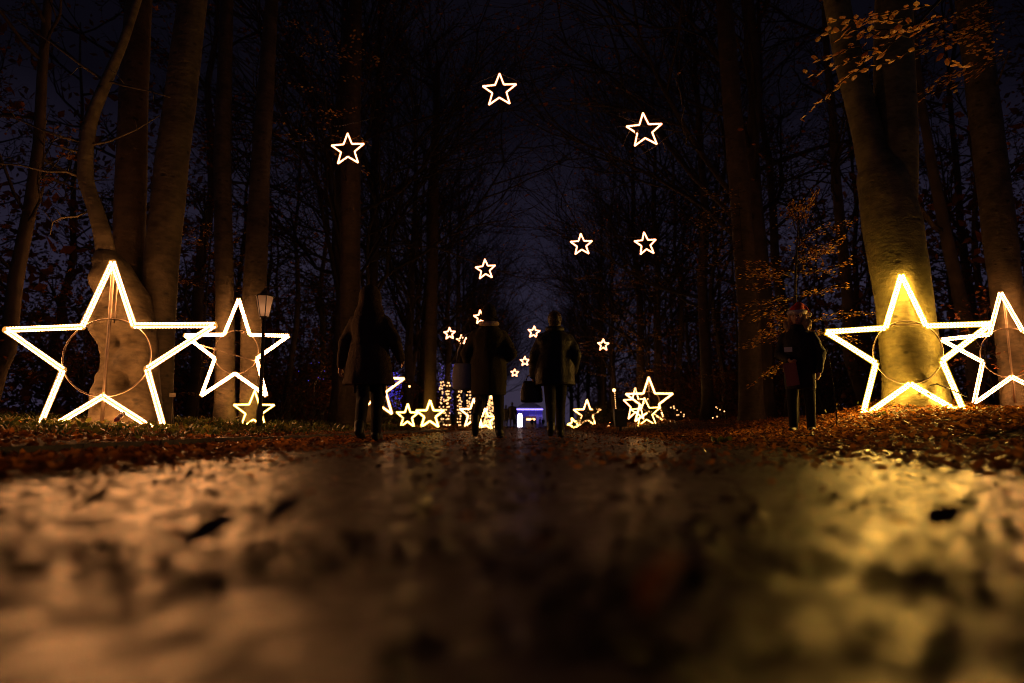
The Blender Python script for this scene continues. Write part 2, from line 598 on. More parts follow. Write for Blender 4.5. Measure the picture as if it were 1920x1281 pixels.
litter('leaf_litter', 'carpet of wet orange and brown beech leaves on the rising bank under the santa hat', 42000, (1.2, 12), (1.7, 30), edge_r, seed=3)
litter('leaf_litter', 'wet brown leaves drifted along the edging stones and over the ivy bank', 38000, (-11, -1.0), (1.5, 30), lambda x, y: edge_l(x, y) * (1 if x > -3.2 else .6), size=(.028, .058), seed=4)
litter('leaf_litter', 'thick bright orange leaves heaped round the mossy trunk and the yellow star', 52000, (1.7, 9.2), (5.6, 13.5), lambda x, y: edge_r(x, y) * (.35 + .65 * min(1, max(0, (x - 2.2) / 1.5))) * (.6 + .8 * noise.noise(Vector((x * 1.6, y * 1.6, 2)))), size=(.035, .085), seed=13)
litter('leaf_litter', 'thick red-brown leaves heaped against the edging stones below the biggest star', 26000, (-5.6, -1.6), (2.2, 12), lambda x, y: edge_l(x, y) * (1 if x > -3.2 else .5) * (.6 + .8 * noise.noise(Vector((x * 1.6, y * 1.6, 3)))), size=(.035, .08), seed=14)
litter('leaf_litter', 'distant brown leaves covering both sides of the far avenue', 9000, (-14, 14), (26, 110), lambda x, y: .12 if abs(x) < 2 else 1, size=(.12, .25), seed=5)
litter('leaf_litter', 'thin scatter of small dark leaves along the middle of the path', 4600, (-1.8, 1.8), (2.4, 30), lambda x, y: .9 if noise.noise(Vector((x * 1.8, y * 1.3, 12))) > -.05 else .2, size=(.02, .048), seed=6)

def debris(n, seed):
    r = np.random.default_rng(seed)
    y = .45 * (7.0 / .45) ** r.uniform(0, 1, n)
    x = r.uniform(-1, 1, n) * np.minimum(1.5, y * .85)
    keep = np.array([noise.noise(Vector((a * 3.2, b * 3.2, 6))) > .02 for a, b in zip(x, y)])
    x, y = x[keep], y[keep]
    n = len(x)
    z = np.array([path_z(a, b) for a, b in zip(x, y)]) + .001
    a = r.uniform(0, 2 * math.pi, n)
    d = np.stack([np.cos(a), np.sin(a), r.normal(0, .2, n)], 1)
    nr = np.stack([r.normal(0, .3, n), r.normal(0, .3, n), np.ones(n)], 1)
    V, T = leaf_arrays(np.stack([x, y, z], 1), d, nr, r.uniform(.006, .026, n), r.uniform(.2, 2.2, n), .36)
    o = mk('leaf_crumbs', np_mesh('leaf_crumbs', V, T, LEAF_DK))
    tag(o, 'dark crumbs of broken leaf stuck to the wet asphalt', 'leaf debris', kind='stuff')
debris(3800, 41)

def sticks(n, seed):
    rd = random.Random(seed)
    mb = MB()
    for k in range(n):
        sgn = rd.choice((-1, 1, 1))
        x = rd.uniform(1.6, 8) if sgn > 0 else rd.uniform(-7, -1.5)
        y = rd.uniform(2.4, 14)
        a = rd.uniform(0, 6.28); L = rd.uniform(.12, .5)
        q = []
        for i in range(4):
            px_, py_ = x + math.cos(a) * L * i / 3 + rd.gauss(0, .012), y + math.sin(a) * L * i / 3
            q.append((px_, py_, gh(px_, py_) + .022 + rd.uniform(0, .02)))
        mb.tube(q, [.005, .0045, .004, .002], 4)
    tag(mb.build('fallen_twigs', TWIG), 'thin dead twigs lying among the fallen leaves', 'twigs', kind='stuff')
sticks(170, 5)

def greens(name, label, n, xr, yr, hr, seed, bl=1.0):
    r = np.random.default_rng(seed)
    x = r.uniform(*xr, n)
    y = r.uniform(*yr, n)
    keep = np.array([noise.noise(Vector((a * .9, b * .9, 9))) > -.18 for a, b in zip(x, y)])
    x, y = x[keep], y[keep]
    n = len(x)
    hh = r.uniform(*hr, n) * (0.6 + 0.5 * r.random(n))
    z = np.array([gh(a, b) for a, b in zip(x, y)])
    a = r.uniform(0, 2 * math.pi, n)
    d = np.stack([np.cos(a), np.sin(a), r.uniform(-.2, .9, n)], 1)
    nr = np.stack([r.normal(0, .5, n), r.normal(0, .5, n), np.ones(n)], 1)
    V, T = leaf_arrays(np.stack([x, y, z + hh * r.random(n)], 1), d, nr, r.uniform(.04, .085, n), r.uniform(0, 1.2, n), .36)
    # thin grass blades between the leaves
    m = n
    bx, by = r.uniform(*xr, m), r.uniform(*yr, m)
    bz = np.array([gh(p, q) for p, q in zip(bx, by)])
    ang = r.uniform(0, 2 * math.pi, m)
    d2 = np.stack([np.cos(ang) * .5, np.sin(ang) * .5, np.ones(m)], 1)
    nr2 = np.stack([np.cos(ang), np.sin(ang), np.zeros(m)], 1)
    V2, T2 = leaf_arrays(np.stack([bx, by, bz], 1), d2, nr2, r.uniform(.08, .2, m) * bl, r.uniform(0, 1.0, m), .035)
    o = mk(name, np_mesh(name, np.vstack([V, V2]), np.vstack([T, T2 + len(V)]), LEAF_G))
    return tag(o, label, 'ground cover', kind='stuff')

greens('ground_cover', 'low ivy and grass growing round the feet of the big double-rope star', 5600, (-9, -3.25), (5.6, 11), (.03, .11), 8, .7)
greens('ground_cover', 'dim grass strip behind the edging stones below the lantern post', 4200, (-9.5, -3.25), (11, 24), (.05, .14), 9)
greens('ground_cover', 'yellow-green moss and grass tuft on the mound before the mossy trunk', 260, (4.6, 6.4), (8.9, 9.4), (.005, .02), 10, .3)

# ------------------------------------------------------------------ star lights
def star_pts(Rr, inner=0.40):
    P = []
    for i in range(10):
        a = math.pi / 2 - i * math.pi / 5
        r = Rr if i % 2 == 0 else Rr * inner
        P.append((r * math.cos(a), r * math.sin(a)))
    return P

ROPE_CACHE = {}

def rope_meshes(L, style, led, halo, r, gap):
    key = (round(L, 3), style, led.name, r, gap)
    if key in ROPE_CACHE:
        return ROPE_CACHE[key]
    mb = MB()
    if style == 'double':
        nb = max(8, int(L / 0.04))
        for sgn in (-1, 1):
            pts, rad = [], []
            for i in range(nb):
                for u, k_ in ((.08, .45), (.3, 1.25), (.7, 1.25), (.92, .45)):
                    pts.append((L * (i + u) / nb, 0, sgn * gap))
                    rad.append(r * k_)
            mb.tube(pts, rad, 6)
        shell = MB().tube([(-.01, 0, 0), (L + .01, 0, 0)], gap + r * (2.9 if led is LED_Y else 2.4), 12)  # added glow shell, its radius sets the width of the imitated bloom
        ch = MB().box((L / 2, gap * 1.1, 0), (L / 2, .006, gap + r * .5))
    else:
        mb.tube([(0, 0, 0), (L, 0, 0)], r, 6)
        shell = MB().tube([(0, 0, 0), (L, 0, 0)], r * 2.1, 8) if halo else None
        ch = None
    res = (mb.mesh('rope_light', led), shell.mesh('halo_shell', halo) if halo else None, ch.mesh('channel', IRON, False) if ch else None)
    ROPE_CACHE[key] = res
    return res

def star(name, label, loc, Rr, rz=0.0, roll=0.0, style='single', led=LED_F, halo=None, r=.018, gap=.024, ring=True, pole=None, bars=(), xs=1.0,
         group='illuminated star outlines standing along the avenue', inner=0.40):
    root = thing(name, label, 'star light', loc, rz, group)
    P = [(x * xs, z) for x, z in star_pts(Rr, inner)]
    cs, sn = math.cos(roll), math.sin(roll)
    P = [(x * cs - z * sn, x * sn + z * cs) for x, z in P]
    for i in range(10):
        (x0, z0), (x1, z1) = P[i], P[(i + 1) % 10]
        L = math.hypot(x1 - x0, z1 - z0)
        me, shell, ch = rope_meshes(L, style, led, halo, r, gap)
        ang = math.atan2(z1 - z0, x1 - x0)
        o = mk('rope_light', me, root, (x0, 0, z0), (0, -ang, 0))
        if shell:
            mk('halo_shell', shell, o)
        if ch:
            mk('channel', ch, o)
    if ring:
        MB().ring(Rr * inner, .011 if loc[1] < 20 else .022, 56, 6, (0, .012, 0)).build('frame_ring', STEEL, root).scale = (xs, 1, 1)
    if pole:
        MB().tube([(pole[0], .02, pole[1]), (pole[2], .02, pole[3])], pole[4], 10).build('support_pole', STEEL, root)
    for b in bars:
        MB().tube([(b[0], .03, b[1]), (b[2], b[5] if len(b) > 5 else .03, b[3])], b[4], 8).build('cross_bar', STEEL, root)
    return root

# big stars beside the camera
star('star_light', 'biggest star outline of beaded double rope light before the burled trunk', (-5.04, 8.0, .97), 1.165, R(-7), 0, 'double',
     LED_W, HALO_W, .0085, .022, True, (0, 1.08, 0, -.95, .022), [(.06, .95, .055, .42, .012)], xs=1.25)
star('star_light', 'star outline strapped up between two trunks behind the lantern post', (-5.95, 13.72, 1.66), 1.10, R(4), 0, 'double',
     LED_W, HALO_W, .0095, .020, True, None, [(-1.0, .22, .45, -.20, .016), (.1, .40, .12, .42, .012, .45)])
star('star_light', 'yellow glowing star outline at the foot of the mossy trunk beside the santa hat', (5.36, 9.7, 1.19), 1.115, R(-18), R(.5), 'double',
     LED_Y, HALO_Y, .0105, .019, True, None, [(-.2, .40, .2, .40, .012)], xs=.97)
star('star_light', 'star outline cut by the picture edge, leaning on the trunk behind the mossy one', (8.64, 12.4, 1.47), 1.10, R(-33), R(2), 'double',
     LED_W, HALO_W, .0085, .022, True, (0, 1.0, .03, -.9, .02), xs=.95)
# middle distance
star('star_light', 'star outline half hidden behind the hooded walker on the bank', (-5.33, 23.5, 1.47), 1.10, R(10), 0, 'single', LED_MW, HALO_W, .030, ring=True,
     pole=(.08, .25, .08, -1.35, .035))
star('star_light', 'tall star outline beyond the litter bin on a mound of leaves', (5.3, 30.0, 1.24), 1.06, R(-8), 0, 'single', LED_MW, HALO_W, .029, ring=True,
     pole=(0, .9, 0, -.9, .02))
star('star_light', 'small star outline standing in front of the tall one beyond the litter bin', (4.54, 26.5, .66), .60, R(-6), R(4), 'single', LED_MY, HALO_Y, .014, ring=False)
star('star_light', 'star outline partly covered by the tall one beyond the litter bin', (5.95, 38.0, 1.34), .95, R(-52), 0, 'single', LED_MW, HALO_W, .021, ring=False)
star('star_light', 'bright small yellow star outline against a lit trunk between the first two walkers', (-3.86, 27.0, .60), .58, R(6), 0, 'single', LED_MY, HALO_Y, .030, ring=False)
star('star_light', 'thin small star outline just beside the brighter small yellow one', (-4.78, 27.2, .55), .50, R(35), 0, 'single', LED_MY, HALO_Y, .024, ring=False)
star('star_light', 'star outline partly behind the beanie wearer, beside the warm light net', (-3.55, 45.0, .98), 1.0, R(20), 0, 'single', LED_MW, HALO_W, .04, ring=False)
star('star_light', 'low star outline seen between the legs of the beanie wearer', (-3.1, 50.0, .62), .85, R(5), 0, 'single', LED_MY, HALO_Y, .042, ring=False)
star('star_light', 'star outline among bushes at the far side, next to the handbag carrier', (4.05, 47.0, 1.0), .98, R(-12), 0, 'single', LED_MW, HALO_W, .033, ring=False)
star('star_light', 'tiny star outline low in the bushes next to the handbag carrier', (2.95, 44.0, .30), .42, R(-5), R(20), 'single', LED_MY, HALO_Y, .03, ring=False)
star('star_light', 'small star outline low behind the lantern post and the two trunks', (-5.60, 13.9, .46), .42, R(10), 0, 'single', LED_MY, HALO_Y, .014, ring=False)

# hanging stars on wires across the avenue
HANG = [
    (-4.0, 14.5, 6.28, .385, .03, 'hanging star by itself above the hooded walker'),
    (-0.6, 14.1, 7.43, .39, .02, 'hanging star, topmost of all, high in the middle of the avenue'),
    (2.46, 13.7, 6.30, .39, .05, 'hanging star highest above the bin side, below only the topmost one'),
    (1.81, 22.3, 6.18, .385, .02, 'inner one of the two hanging stars level with each other'),
    (3.72, 21.0, 5.84, .385, .12, 'tilted outer one of the two hanging stars level with each other'),
    (-1.51, 24.0, 5.75, .385, .02, 'hanging star directly above the beanie wearer'),
    (-4.82, 41.7, 5.85, .385, .0, 'small hanging star against dark trunks between the first two walkers'),
    (4.64, 41.7, 5.12, .385, .0, 'small hanging star in front of brown leaves beyond the handbag carrier'),
    (0.40, 43.0, 6.10, .40, -.1, 'small hanging star half covered by the handbag carrier'),
    (-0.22, 53.0, 5.20, .385, .0, 'tiny hanging star beside the handbag, higher of the tiny pair'),
    (-1.22, 64.0, 5.15, .385, .0, 'tiniest hanging star, lower of the tiny pair over the path'),
    (-4.67, 48.0, 6.24, .385, .1, 'small hanging star peeping out at the elbow of the beanie wearer'),
    (-2.51, 36.0, 5.95, .385, .1, 'small hanging star peeping out at the collar of the beanie wearer'),
]
for x, y, z, rr, roll, lab in HANG:
    far = y > 30
    star('hanging_star', lab, (x, y, z), rr, random.uniform(-.32, .32), roll + random.uniform(-.05, .05), 'single', LED_H, HALO_H, .022 if far else (.016 if y > 18 else .013), ring=False,
         group='star lights hung over the path', inner=.42)

def wire(label, y, pts, r=.006):
    mb = MB()
    P = []
    for (a, b) in zip(pts[:-1], pts[1:]):
        for i in range(8):
            t = i / 8
            P.append((a[0] + (b[0] - a[0]) * t, y, a[1] + (b[1] - a[1]) * t - .10 * 4 * t * (1 - t)))
    P.append((pts[-1][0], y, pts[-1][1]))
    mb.tube(P, r, 5)
    o = mb.build('suspension_wire', CABLE)
    return tag(o, label, 'wire', 'wires carrying the hanging stars')
wire('thin wire strung across the avenue carrying the three highest stars', 14.1, [(-4.6, 6.9), (-4.0, 6.67), (-.6, 7.83), (2.46, 6.70), (5.0, 7.3)])
wire('thin wire carrying the two hanging stars level with each other', 21.6, [(-5.5, 7.0), (1.81, 6.56), (3.72, 6.23), (6, 7.0)])
wire('thin wire carrying the star above the beanie wearer', 24.0, [(-6, 6.6), (-1.51, 6.14), (6, 6.9)])
wire('far thin wire carrying the two small level stars', 41.8, [(-6.2, 6.6), (-4.82, 6.24), (.4, 6.5), (4.64, 5.5), (6.3, 6.4)], .012)

# ------------------------------------------------------------------ trees
def trunk_mesh(name, pts, rad, mat, sides=30, step=.07, amp=.06, flare=.5, burls=(), seed=0, flare_h=.45):
    """a trunk with root flare, flutes and burls"""
    pts = [Vector(p) for p in pts]
    L = [0]
    for a, b in zip(pts[:-1], pts[1:]):
        L.append(L[-1] + (b - a).length)
    n = max(4, int(L[-1] / step))
    ds = np.linspace(0, L[-1], n + 1)
    # smooth interpolation of the axis
    ax = [np.interp(ds, L, [p[i] for p in pts]) for i in range(3)]
    for _ in range(6):
        for a in ax:
            a[1:-1] = (a[:-2] + 2 * a[1:-1] + a[2:]) / 4
    rr = np.interp(ds, L, rad)
    V, F = [], []
    for i in range(n + 1):
        c = Vector((ax[0][i], ax[1][i], ax[2][i]))
        h = ds[i]
        for k in range(sides):
            t = 2 * math.pi * k / sides
            dx, dy = math.cos(t), math.sin(t)
            r = rr[i]
            fl = flare * math.exp(-h / flare_h)
            flute = 1 + fl * (0.75 + 0.5 * noise.noise(Vector((dx * 1.6 + seed, dy * 1.6, 0.3))))
            r *= flute
            r *= 1 + amp * noise.noise(Vector((dx * 1.2 + seed * 3.1, dy * 1.2, h * 1.1))) + amp * .45 * noise.noise(Vector((dx * 3 + seed, dy * 3, h * 3.2)))
            p = c + Vector((dx * r, dy * r, 0))
            for bx, by, bz, br, ba in burls:
                q = (p - Vector((bx, by, bz))).length / br
                if q < 1:
                    p += Vector((dx, dy, 0)) * ba * (1 - q * q) ** 2
            V.append(tuple(p))
    for i in range(n):
        for k in range(sides):
            k2 = (k + 1) % sides
            F.append((i * sides + k, i * sides + k2, (i + 1) * sides + k2, (i + 1) * sides + k))
    F.append(tuple(n * sides + k for k in range(sides)))
    me = bpy.data.meshes.new(name)
    me.from_pydata(V, [], F)
    me.polygons.foreach_set('use_smooth', [True] * len(F))
    me.materials.append(mat)
    me.update()
    return me

def branch(mb, p, d, L, r, lev, mx, rnd, tips, up=.15, wob=.16, kids=(5, 5, 4), spread=(.5, 1.0), taper=.25):
    n = {0: 7, 1: 6, 2: 4, 3: 3}.get(lev, 3)
    p = Vector(p)
    d = Vector(d).normalized()
    pts, rad = [p.copy()], [r]
    for i in range(n):
        d = (d + Vector((rnd.gauss(0, wob), rnd.gauss(0, wob), rnd.gauss(0, wob) + up * (.6 if lev else 1) * .3))).normalized()
        p = p + d * (L / n)
        pts.append(p.copy())
        rad.append(r * (1 - (1 - taper) * (i + 1) / n))
    mb.tube(pts, rad, 6 if lev == 0 else (4 if lev < 2 else 3), cap=False)
    if lev >= mx:
        tips.append((pts, L))
        return
    nk = kids[min(lev, len(kids) - 1)]
    for k in range(nk):
        t = .28 + .72 * (k + rnd.random() * .8) / nk
        i = min(n - 1, int(t * n))
        q = pts[i].lerp(pts[i + 1], t * n - i if t * n - i < 1 else 1)
        dd = (pts[i + 1] - pts[i]).normalized()
        side = Vector((rnd.gauss(0, 1), rnd.gauss(0, 1), rnd.gauss(0, .6)))
        side = (side - dd * side.dot(dd)).normalized()
        a = rnd.uniform(*spread)
        nd = dd * math.cos(a) + side * math.sin(a)
        branch(mb, q, nd, L * rnd.uniform(.42, .68) * (1.1 - .4 * t), max(r * (.62 - .25 * t), .004), lev + 1, mx, rnd, tips, up, wob, kids, spread, taper)

def leaves_on(tips, n, size, mat, name, flat=.5, width=.3, droop=-.15):
    idx = rng.integers(0, len(tips), n)
    pos, dirs = [], []
    for i in idx:
        pts, L = tips[i]
        j = random.randrange(len(pts) - 1)
        q = pts[j].lerp(pts[j + 1], random.random())
        pos.append((q.x, q.y, q.z))
        dd = (pts[j + 1] - pts[j]).normalized()
        dirs.append((dd.x + random.gauss(0, .7), dd.y + random.gauss(0, .7), dd.z * .4 + random.gauss(droop, .3)))
    nr = np.stack([rng.normal(0, flat, n), rng.normal(0, flat, n), np.ones(n)], 1)
    V, T = leaf_arrays(np.array(pos), np.array(dirs), nr, rng.uniform(size[0], size[1], n), rng.uniform(-.3, .8, n), width)
    return np_mesh(name, V, T, mat)

def avenue_proto(seed, H=21, first=3.6, nprim=27, lean=(0, 0)):
    rnd = random.Random(seed)
    tr = MB()
    pts, rad = [], []
    r0 = rnd.uniform(.24, .33)
    x = y = 0
    for i in range(15):
        t = i / 14
        x += rnd.gauss(0, .07) + lean[0] * .05
        y += rnd.gauss(0, .07)
        pts.append((x, y, t * H - .15))
        rad.append(r0 * ((1 - t) ** .8 * .92 + .06) * (1.35 if i == 0 else 1))
    tr.tube(pts, rad, 10)
    cr = MB()
    tips = []
    for k in range(nprim):
        t = first / H + (.98 - first / H) * ((k + rnd.random()) / nprim) ** 1.1
        i = min(13, int(t * 14))
        f = t * 14 - i
        q = Vector(pts[i]).lerp(Vector(pts[i + 1]), f)
        a = rnd.uniform(0, 2 * math.pi)
        el = rnd.uniform(.35, 1.05)
        d = Vector((math.cos(a) * math.cos(el), math.sin(a) * math.cos(el), math.sin(el)))
        L = (8.6 * (1 - t) + 2.4) * rnd.uniform(.7, 1.15)
        branch(cr, q, d, L, r0 * (.34 * (1 - t) + .07), 0, 3, rnd, tips, .25, .14, (7, 5, 4), (.35, .85), .2)
    return tr.mesh('trunk', BARK_D), cr.mesh('branches', TWIG), leaves_on(tips, 2600, (.08, .15), LEAF_B, 'foliage')

AV = [avenue_proto(s) for s in (3, 14, 25, 36)]

def wood_proto(seed):
    rnd = random.Random(seed)
    H = rnd.uniform(13, 17)
    tr = MB()
    pts, rad = [], []
    x = y = 0
    r0 = rnd.uniform(.10, .2)
    for i in range(11):
        t = i / 10
        x += rnd.gauss(0, .14); y += rnd.gauss(0, .14)
        pts.append((x, y, t * H - .1)); rad.append(r0 * (1 - .85 * t))
    tr.tube(pts, rad, 8)
    cr = MB(); tips = []
    for k in range(18):
        t = .15 + .83 * (k + rnd.random()) / 18
        i = min(9, int(t * 10))
        q = Vector(pts[i]).lerp(Vector(pts[i + 1]), t * 10 - i)
        a = rnd.uniform(0, 6.28)
        branch(cr, q, (math.cos(a), math.sin(a), rnd.uniform(.2, 1)), rnd.uniform(1.6, 3.6), r0 * .28, 1, 3, rnd, tips, .15, .16, (6, 6, 4), (.4, .9), .25)
    return tr.mesh('trunk', BARK_D), cr.mesh('branches', TWIG), leaves_on(tips, 1300, (.08, .15), LEAF_B, 'foliage')

WP = [wood_proto(s) for s in (5, 6, 7)]

def shrub_proto(seed, H=2.4, n=900, mat=LEAF_B, size=(.06, .11)):
    rnd = random.Random(seed)
    cr = MB(); tips = []
    for k in range(11):
        a = rnd.uniform(0, 6.28)
        branch(cr, (rnd.gauss(0, .18), rnd.gauss(0, .18), -.05), (math.cos(a) * .5, math.sin(a) * .5, 1), H * rnd.uniform(.6, 1), .022, 1, 3, rnd, tips, .0, .17, (5, 5, 4), (.4, .9), .3)
    return cr.mesh('stem', TWIG), leaves_on(tips, n, size, mat, 'foliage')

SH = [shrub_proto(1), shrub_proto(2, 3.2, 1300), shrub_proto(3, 1.7, 900)]

def put_tree(proto, name, label, loc, rz, s, cat='tree', group=None):
    root = thing(name, label, cat, loc, rz, group)
    root.scale = (s, s, s)
    for me in proto:
        o = mk(me.name.split('.')[0], me, root)
        if o.name.startswith('foliage'):
            o['kind'] = 'stuff'
    return root

ORD = ['first', 'second', 'third', 'fourth', 'fifth', 'sixth', 'seventh', 'eighth', 'ninth', 'tenth', 'eleventh', 'twelfth', 'thirteenth', 'fourteenth']
rnd = random.Random(77)
left_y = [20.5, 25, 33, 39, 47, 56, 66, 78, 92, 108, 126]
right_y = [19.2, 24.5, 34, 40, 50, 60, 71, 84, 98, 116]
for i, y in enumerate(left_y):
    put_tree(AV[i % 4], 'avenue_tree', '%s bare avenue tree from the camera on the lantern side of the path' % ORD[i],
             (-5.4 - .5 * rnd.random() - (.9 if y > 60 else 0), y, gz(-5.6, y) - .05), rnd.uniform(0, 6.28), rnd.uniform(.85, 1.1), group='bare trees lining the avenue')
for i, y in enumerate(right_y):
    put_tree(AV[(i * 3 + 1) % 4], 'avenue_tree', '%s bare avenue tree from the camera on the litter bin side of the path' % ORD[i],
             (6.2 + .7 * rnd.random() + (.8 if y > 60 else 0), y, gz(6, y) - .05), rnd.uniform(0, 6.28), rnd.uniform(.85, 1.1), group='bare trees lining the avenue')
# trees standing closer in, at the far end, that close the avenue
for x, y, s, lab in [(-4.2, 62, .62, 'dark small-crowned tree leaning into the far gap above the beanie wearer'), (5.4, 74, .52, 'far dark small tree under the two level hanging stars'),
                     (6.3, 56, .6, 'small bare tree behind the handbag carrier beside the sky gap'), (-5.6, 70, .85, 'bare tree crowding the lantern side of the far gap'), (6.3, 95, .8, 'farthest bare tree on the bin side of the sky gap'),
                     (-9.0, 170, 1.0, 'tree behind the pavilion on the lantern side'), (9.5, 175, 1.0, 'tree behind the pavilion on the bin side')]:
    put_tree(AV[int(y) % 4], 'avenue_tree', lab, (x, y, gz(x, y) - .05), rnd.uniform(0, 6.28), s, group='bare trees closing the avenue')
nW = 0
for side in (-1, 1):
    for row in range(5):
        for k in range(9):
            x = side * (9 + row * 4.2 + rnd.uniform(-1.4, 1.4))
            y = 13 + k * (5.5 + row * 1.2) + rnd.uniform(-2, 2) + row * 2
            if side > 0 and y < 17 and x < 12:
                continue
            put_tree(WP[nW % 3], 'wood_tree', 'slender unlit tree in the dark wood %s' % ('behind the lantern side' if side < 0 else 'behind the litter bin side'),
                     (x, y, gz(x, y) - .05), rnd.uniform(0, 6.28), rnd.uniform(.8, 1.25), group='unlit trees in the wood, lantern side' if side < 0 else 'unlit trees in the wood, bin side')
            nW += 1
nS = 0
for side in (-1, 1):
    for k in range(34):
        y = 14 + k * 2.6 + rnd.uniform(-1, 1)
        x = side * (7.6 + rnd.random() * 3.5 + (1.5 if y < 22 else 0))
        put_tree(SH[nS % 3], 'woodland_shrub', 'twiggy brown-leaved shrub at the edge of the wood %s' % ('on the lantern side' if side < 0 else 'on the litter bin side'),
                 (x, y, gz(x, y)), rnd.uniform(0, 6.28), rnd.uniform(.8, 1.5), 'shrub', 'shrubs at the wood edge, lantern side' if side < 0 else 'shrubs at the wood edge, bin side')
        nS += 1
    for k in range(26):
        y = 30 + k * 4
        x = side * (14 + rnd.random() * 12)
        put_tree(SH[nS % 3], 'woodland_shrub', 'dark tall shrub deep in the wood %s' % ('on the lantern side' if side < 0 else 'on the litter bin side'),
                 (x, y, gz(x, y)), rnd.uniform(0, 6.28), rnd.uniform(1.5, 2.4), 'shrub', 'shrubs deep in the wood, lantern side' if side < 0 else 'shrubs deep in the wood, bin side')
        nS += 1

def wood_mass(name, label, side, n, seed):
    r = np.random.default_rng(seed)
    x = side * r.uniform(10.5, 46, n)
    y = r.uniform(11, 150, n) + np.abs(x) * .35
    clump = np.array([noise.noise(Vector((a * .16, b * .16, seed))) for a, b in zip(x, y)])
    z = np.interp(x, XP, ZP) + (5.0 + 8.5 * (clump + .5)) * r.uniform(0, 1, n) ** 1.2
    d = np.stack([r.normal(0, 1, n), r.normal(0, 1, n), r.normal(0, .8, n)], 1)
    nr = np.stack([r.normal(0, 1, n), r.normal(0, 1, n), r.normal(0, 1, n)], 1)
    d /= np.linalg.norm(d, axis=1, keepdims=True)
    sd = np.cross(nr, d); sd /= np.linalg.norm(sd, axis=1, keepdims=True) + 1e-9
    sz = r.uniform(.15, .5, n)[:, None]
    p0 = np.stack([x, y, z], 1)
    V = np.stack([p0, p0 + sz * (.45 * d + .26 * sd), p0 + sz * d, p0 + sz * (.45 * d - .26 * sd)], 1).reshape(-1, 3)
    T = (np.array([(0, 1, 2), (0, 2, 3)])[None] + (np.arange(n) * 4)[:, None, None]).reshape(-1, 3)
    o = mk(name, np_mesh(name, V, T, LEAF_B))
    return tag(o, label, 'undergrowth', kind='stuff')
wood_mass('undergrowth', 'black mass of undergrowth deep in the wood behind the biggest star', -1, 95000, 21)
wood_mass('undergrowth', 'black mass of undergrowth deep in the wood behind the santa hat', 1, 95000, 22)

def crown_for(root, p, r0, seed, n=8, L=4.5, leaf=500):
    rd = random.Random(seed)
    cr = MB(); tips = []
    for k in range(n):
        a = rd.uniform(0, 6.28)
        branch(cr, Vector(p) - Vector((0, 0, k * .3)), (math.cos(a), math.sin(a), rd.uniform(.5, 1.6)), L * rd.uniform(.7, 1.1), r0 * .5, 1, 3, rd, tips, .2, .14, (6, 5, 4), (.35, .85), .25)
    mk('branches', cr.mesh('branches', TWIG), root)
    f = mk('foliage', leaves_on(tips, leaf, (.07, .12), LEAF_B, 'foliage'), root)
    f['kind'] = 'stuff'

# --- burled, broken trunk with a crooked slim stem (behind the biggest star)
bx, by = -5.10, 8.62
t = thing('beech_tree', 'burled hollow trunk behind the biggest star, with a slim crooked stem growing out of it', 'tree', (bx, by, gz(bx, by) - .06))
burls = [(-.3, -.25, .9, .22, -.10), (.20, -.3, .85, .28, .16), (-.25, -.28, 1.35, .3, .14), (.28, -.22, 1.45, .26, .18), (-.1, -.35, .45, .28, .10), (-.04, -.42, 1.08, .16, -.26), (.10, -.42, .62, .2, -.22),
         (.3, -.25, .3, .35, .10), (-.15, -.36, 1.75, .22, .10), (.2, -.3, 1.1, .14, -.10), (-.35, -.1, 1.95, .25, .12)]
mk('trunk', trunk_mesh('trunk', [(0, 0, 0), (.0, 0, .6), (-.04, 0, 1.2), (-.16, 0, 1.75), (-.36, 0, 2.2), (-.42, 0, 2.34)], [.365, .345, .335, .305, .21, .13], BARK_L, 64, .03, .13, .35, burls, 5), t)
stem = mk('stem', trunk_mesh('stem', [(-.38, 0, 2.1), (-.46, 0, 2.5), (-.62, 0, 2.95), (-.78, 0, 3.3), (-.81, 0, 3.7), (-.78, 0, 4.15), (-.62, 0, 4.65), (-.40, 0, 5.3), (-.25, 0, 5.9), (0, .1, 7.2), (.1, .3, 9)],
                              [.13, .115, .105, .10, .095, .085, .075, .06, .05, .035, .015], BARK_L, 16, .06, .06, 0, (), 9), t)
TW = [[(-.80, 0, 3.34), (-1.0, -.05, 3.42), (-1.25, -.1, 3.41), (-1.6, -.1, 3.50), (-2.1, -.1, 3.54), (-2.6, 0, 3.66)],
      [(-.80, 0, 3.85), (-1.1, -.05, 3.9), (-1.4, 0, 4.02), (-1.8, 0, 4.2), (-2.4, .05, 4.3), (-3.0, .1, 4.28)],
      [(-.66, 0, 2.92), (-.82, -.06, 2.80), (-.98, -.1, 2.78), (-1.1, -.1, 2.72), (-1.12, -.1, 2.55)],
      [(-.60, 0, 4.70), (-.9, -.05, 4.9), (-1.3, -.1, 5.2), (-1.8, -.1, 5.55), (-2.3, 0, 5.9)],
      [(-.60, 0, 4.72), (-.3, -.05, 4.62), (.1, -.1, 4.50), (.35, -.1, 4.42)],
      [(-.80, 0, 3.70), (-1.0, -.04, 3.73), (-1.25, -.1, 3.80), (-1.05, -.1, 3.9)],
      [(-.76, 0, 3.80), (-.5, 0, 3.86), (-.1, -.05, 4.0), (.2, -.05, 4.2)]]
for q in TW:
    mb = MB()
    mb.tube(q, [.022 * (1 - .75 * i / (len(q) - 1)) for i in range(len(q))], 5)
    for j in range(1, len(q) - 1):
        p0 = Vector(q[j])
        e = p0 + Vector((random.uniform(-.3, .1), random.uniform(-.1, .1), random.uniform(-.2, .3)))
        mb.tube([p0, p0.lerp(e, .5) + Vector((0, 0, .04)), e], [.008, .006, .003], 4)
    o = mb.build('twig', BARK_L, t)

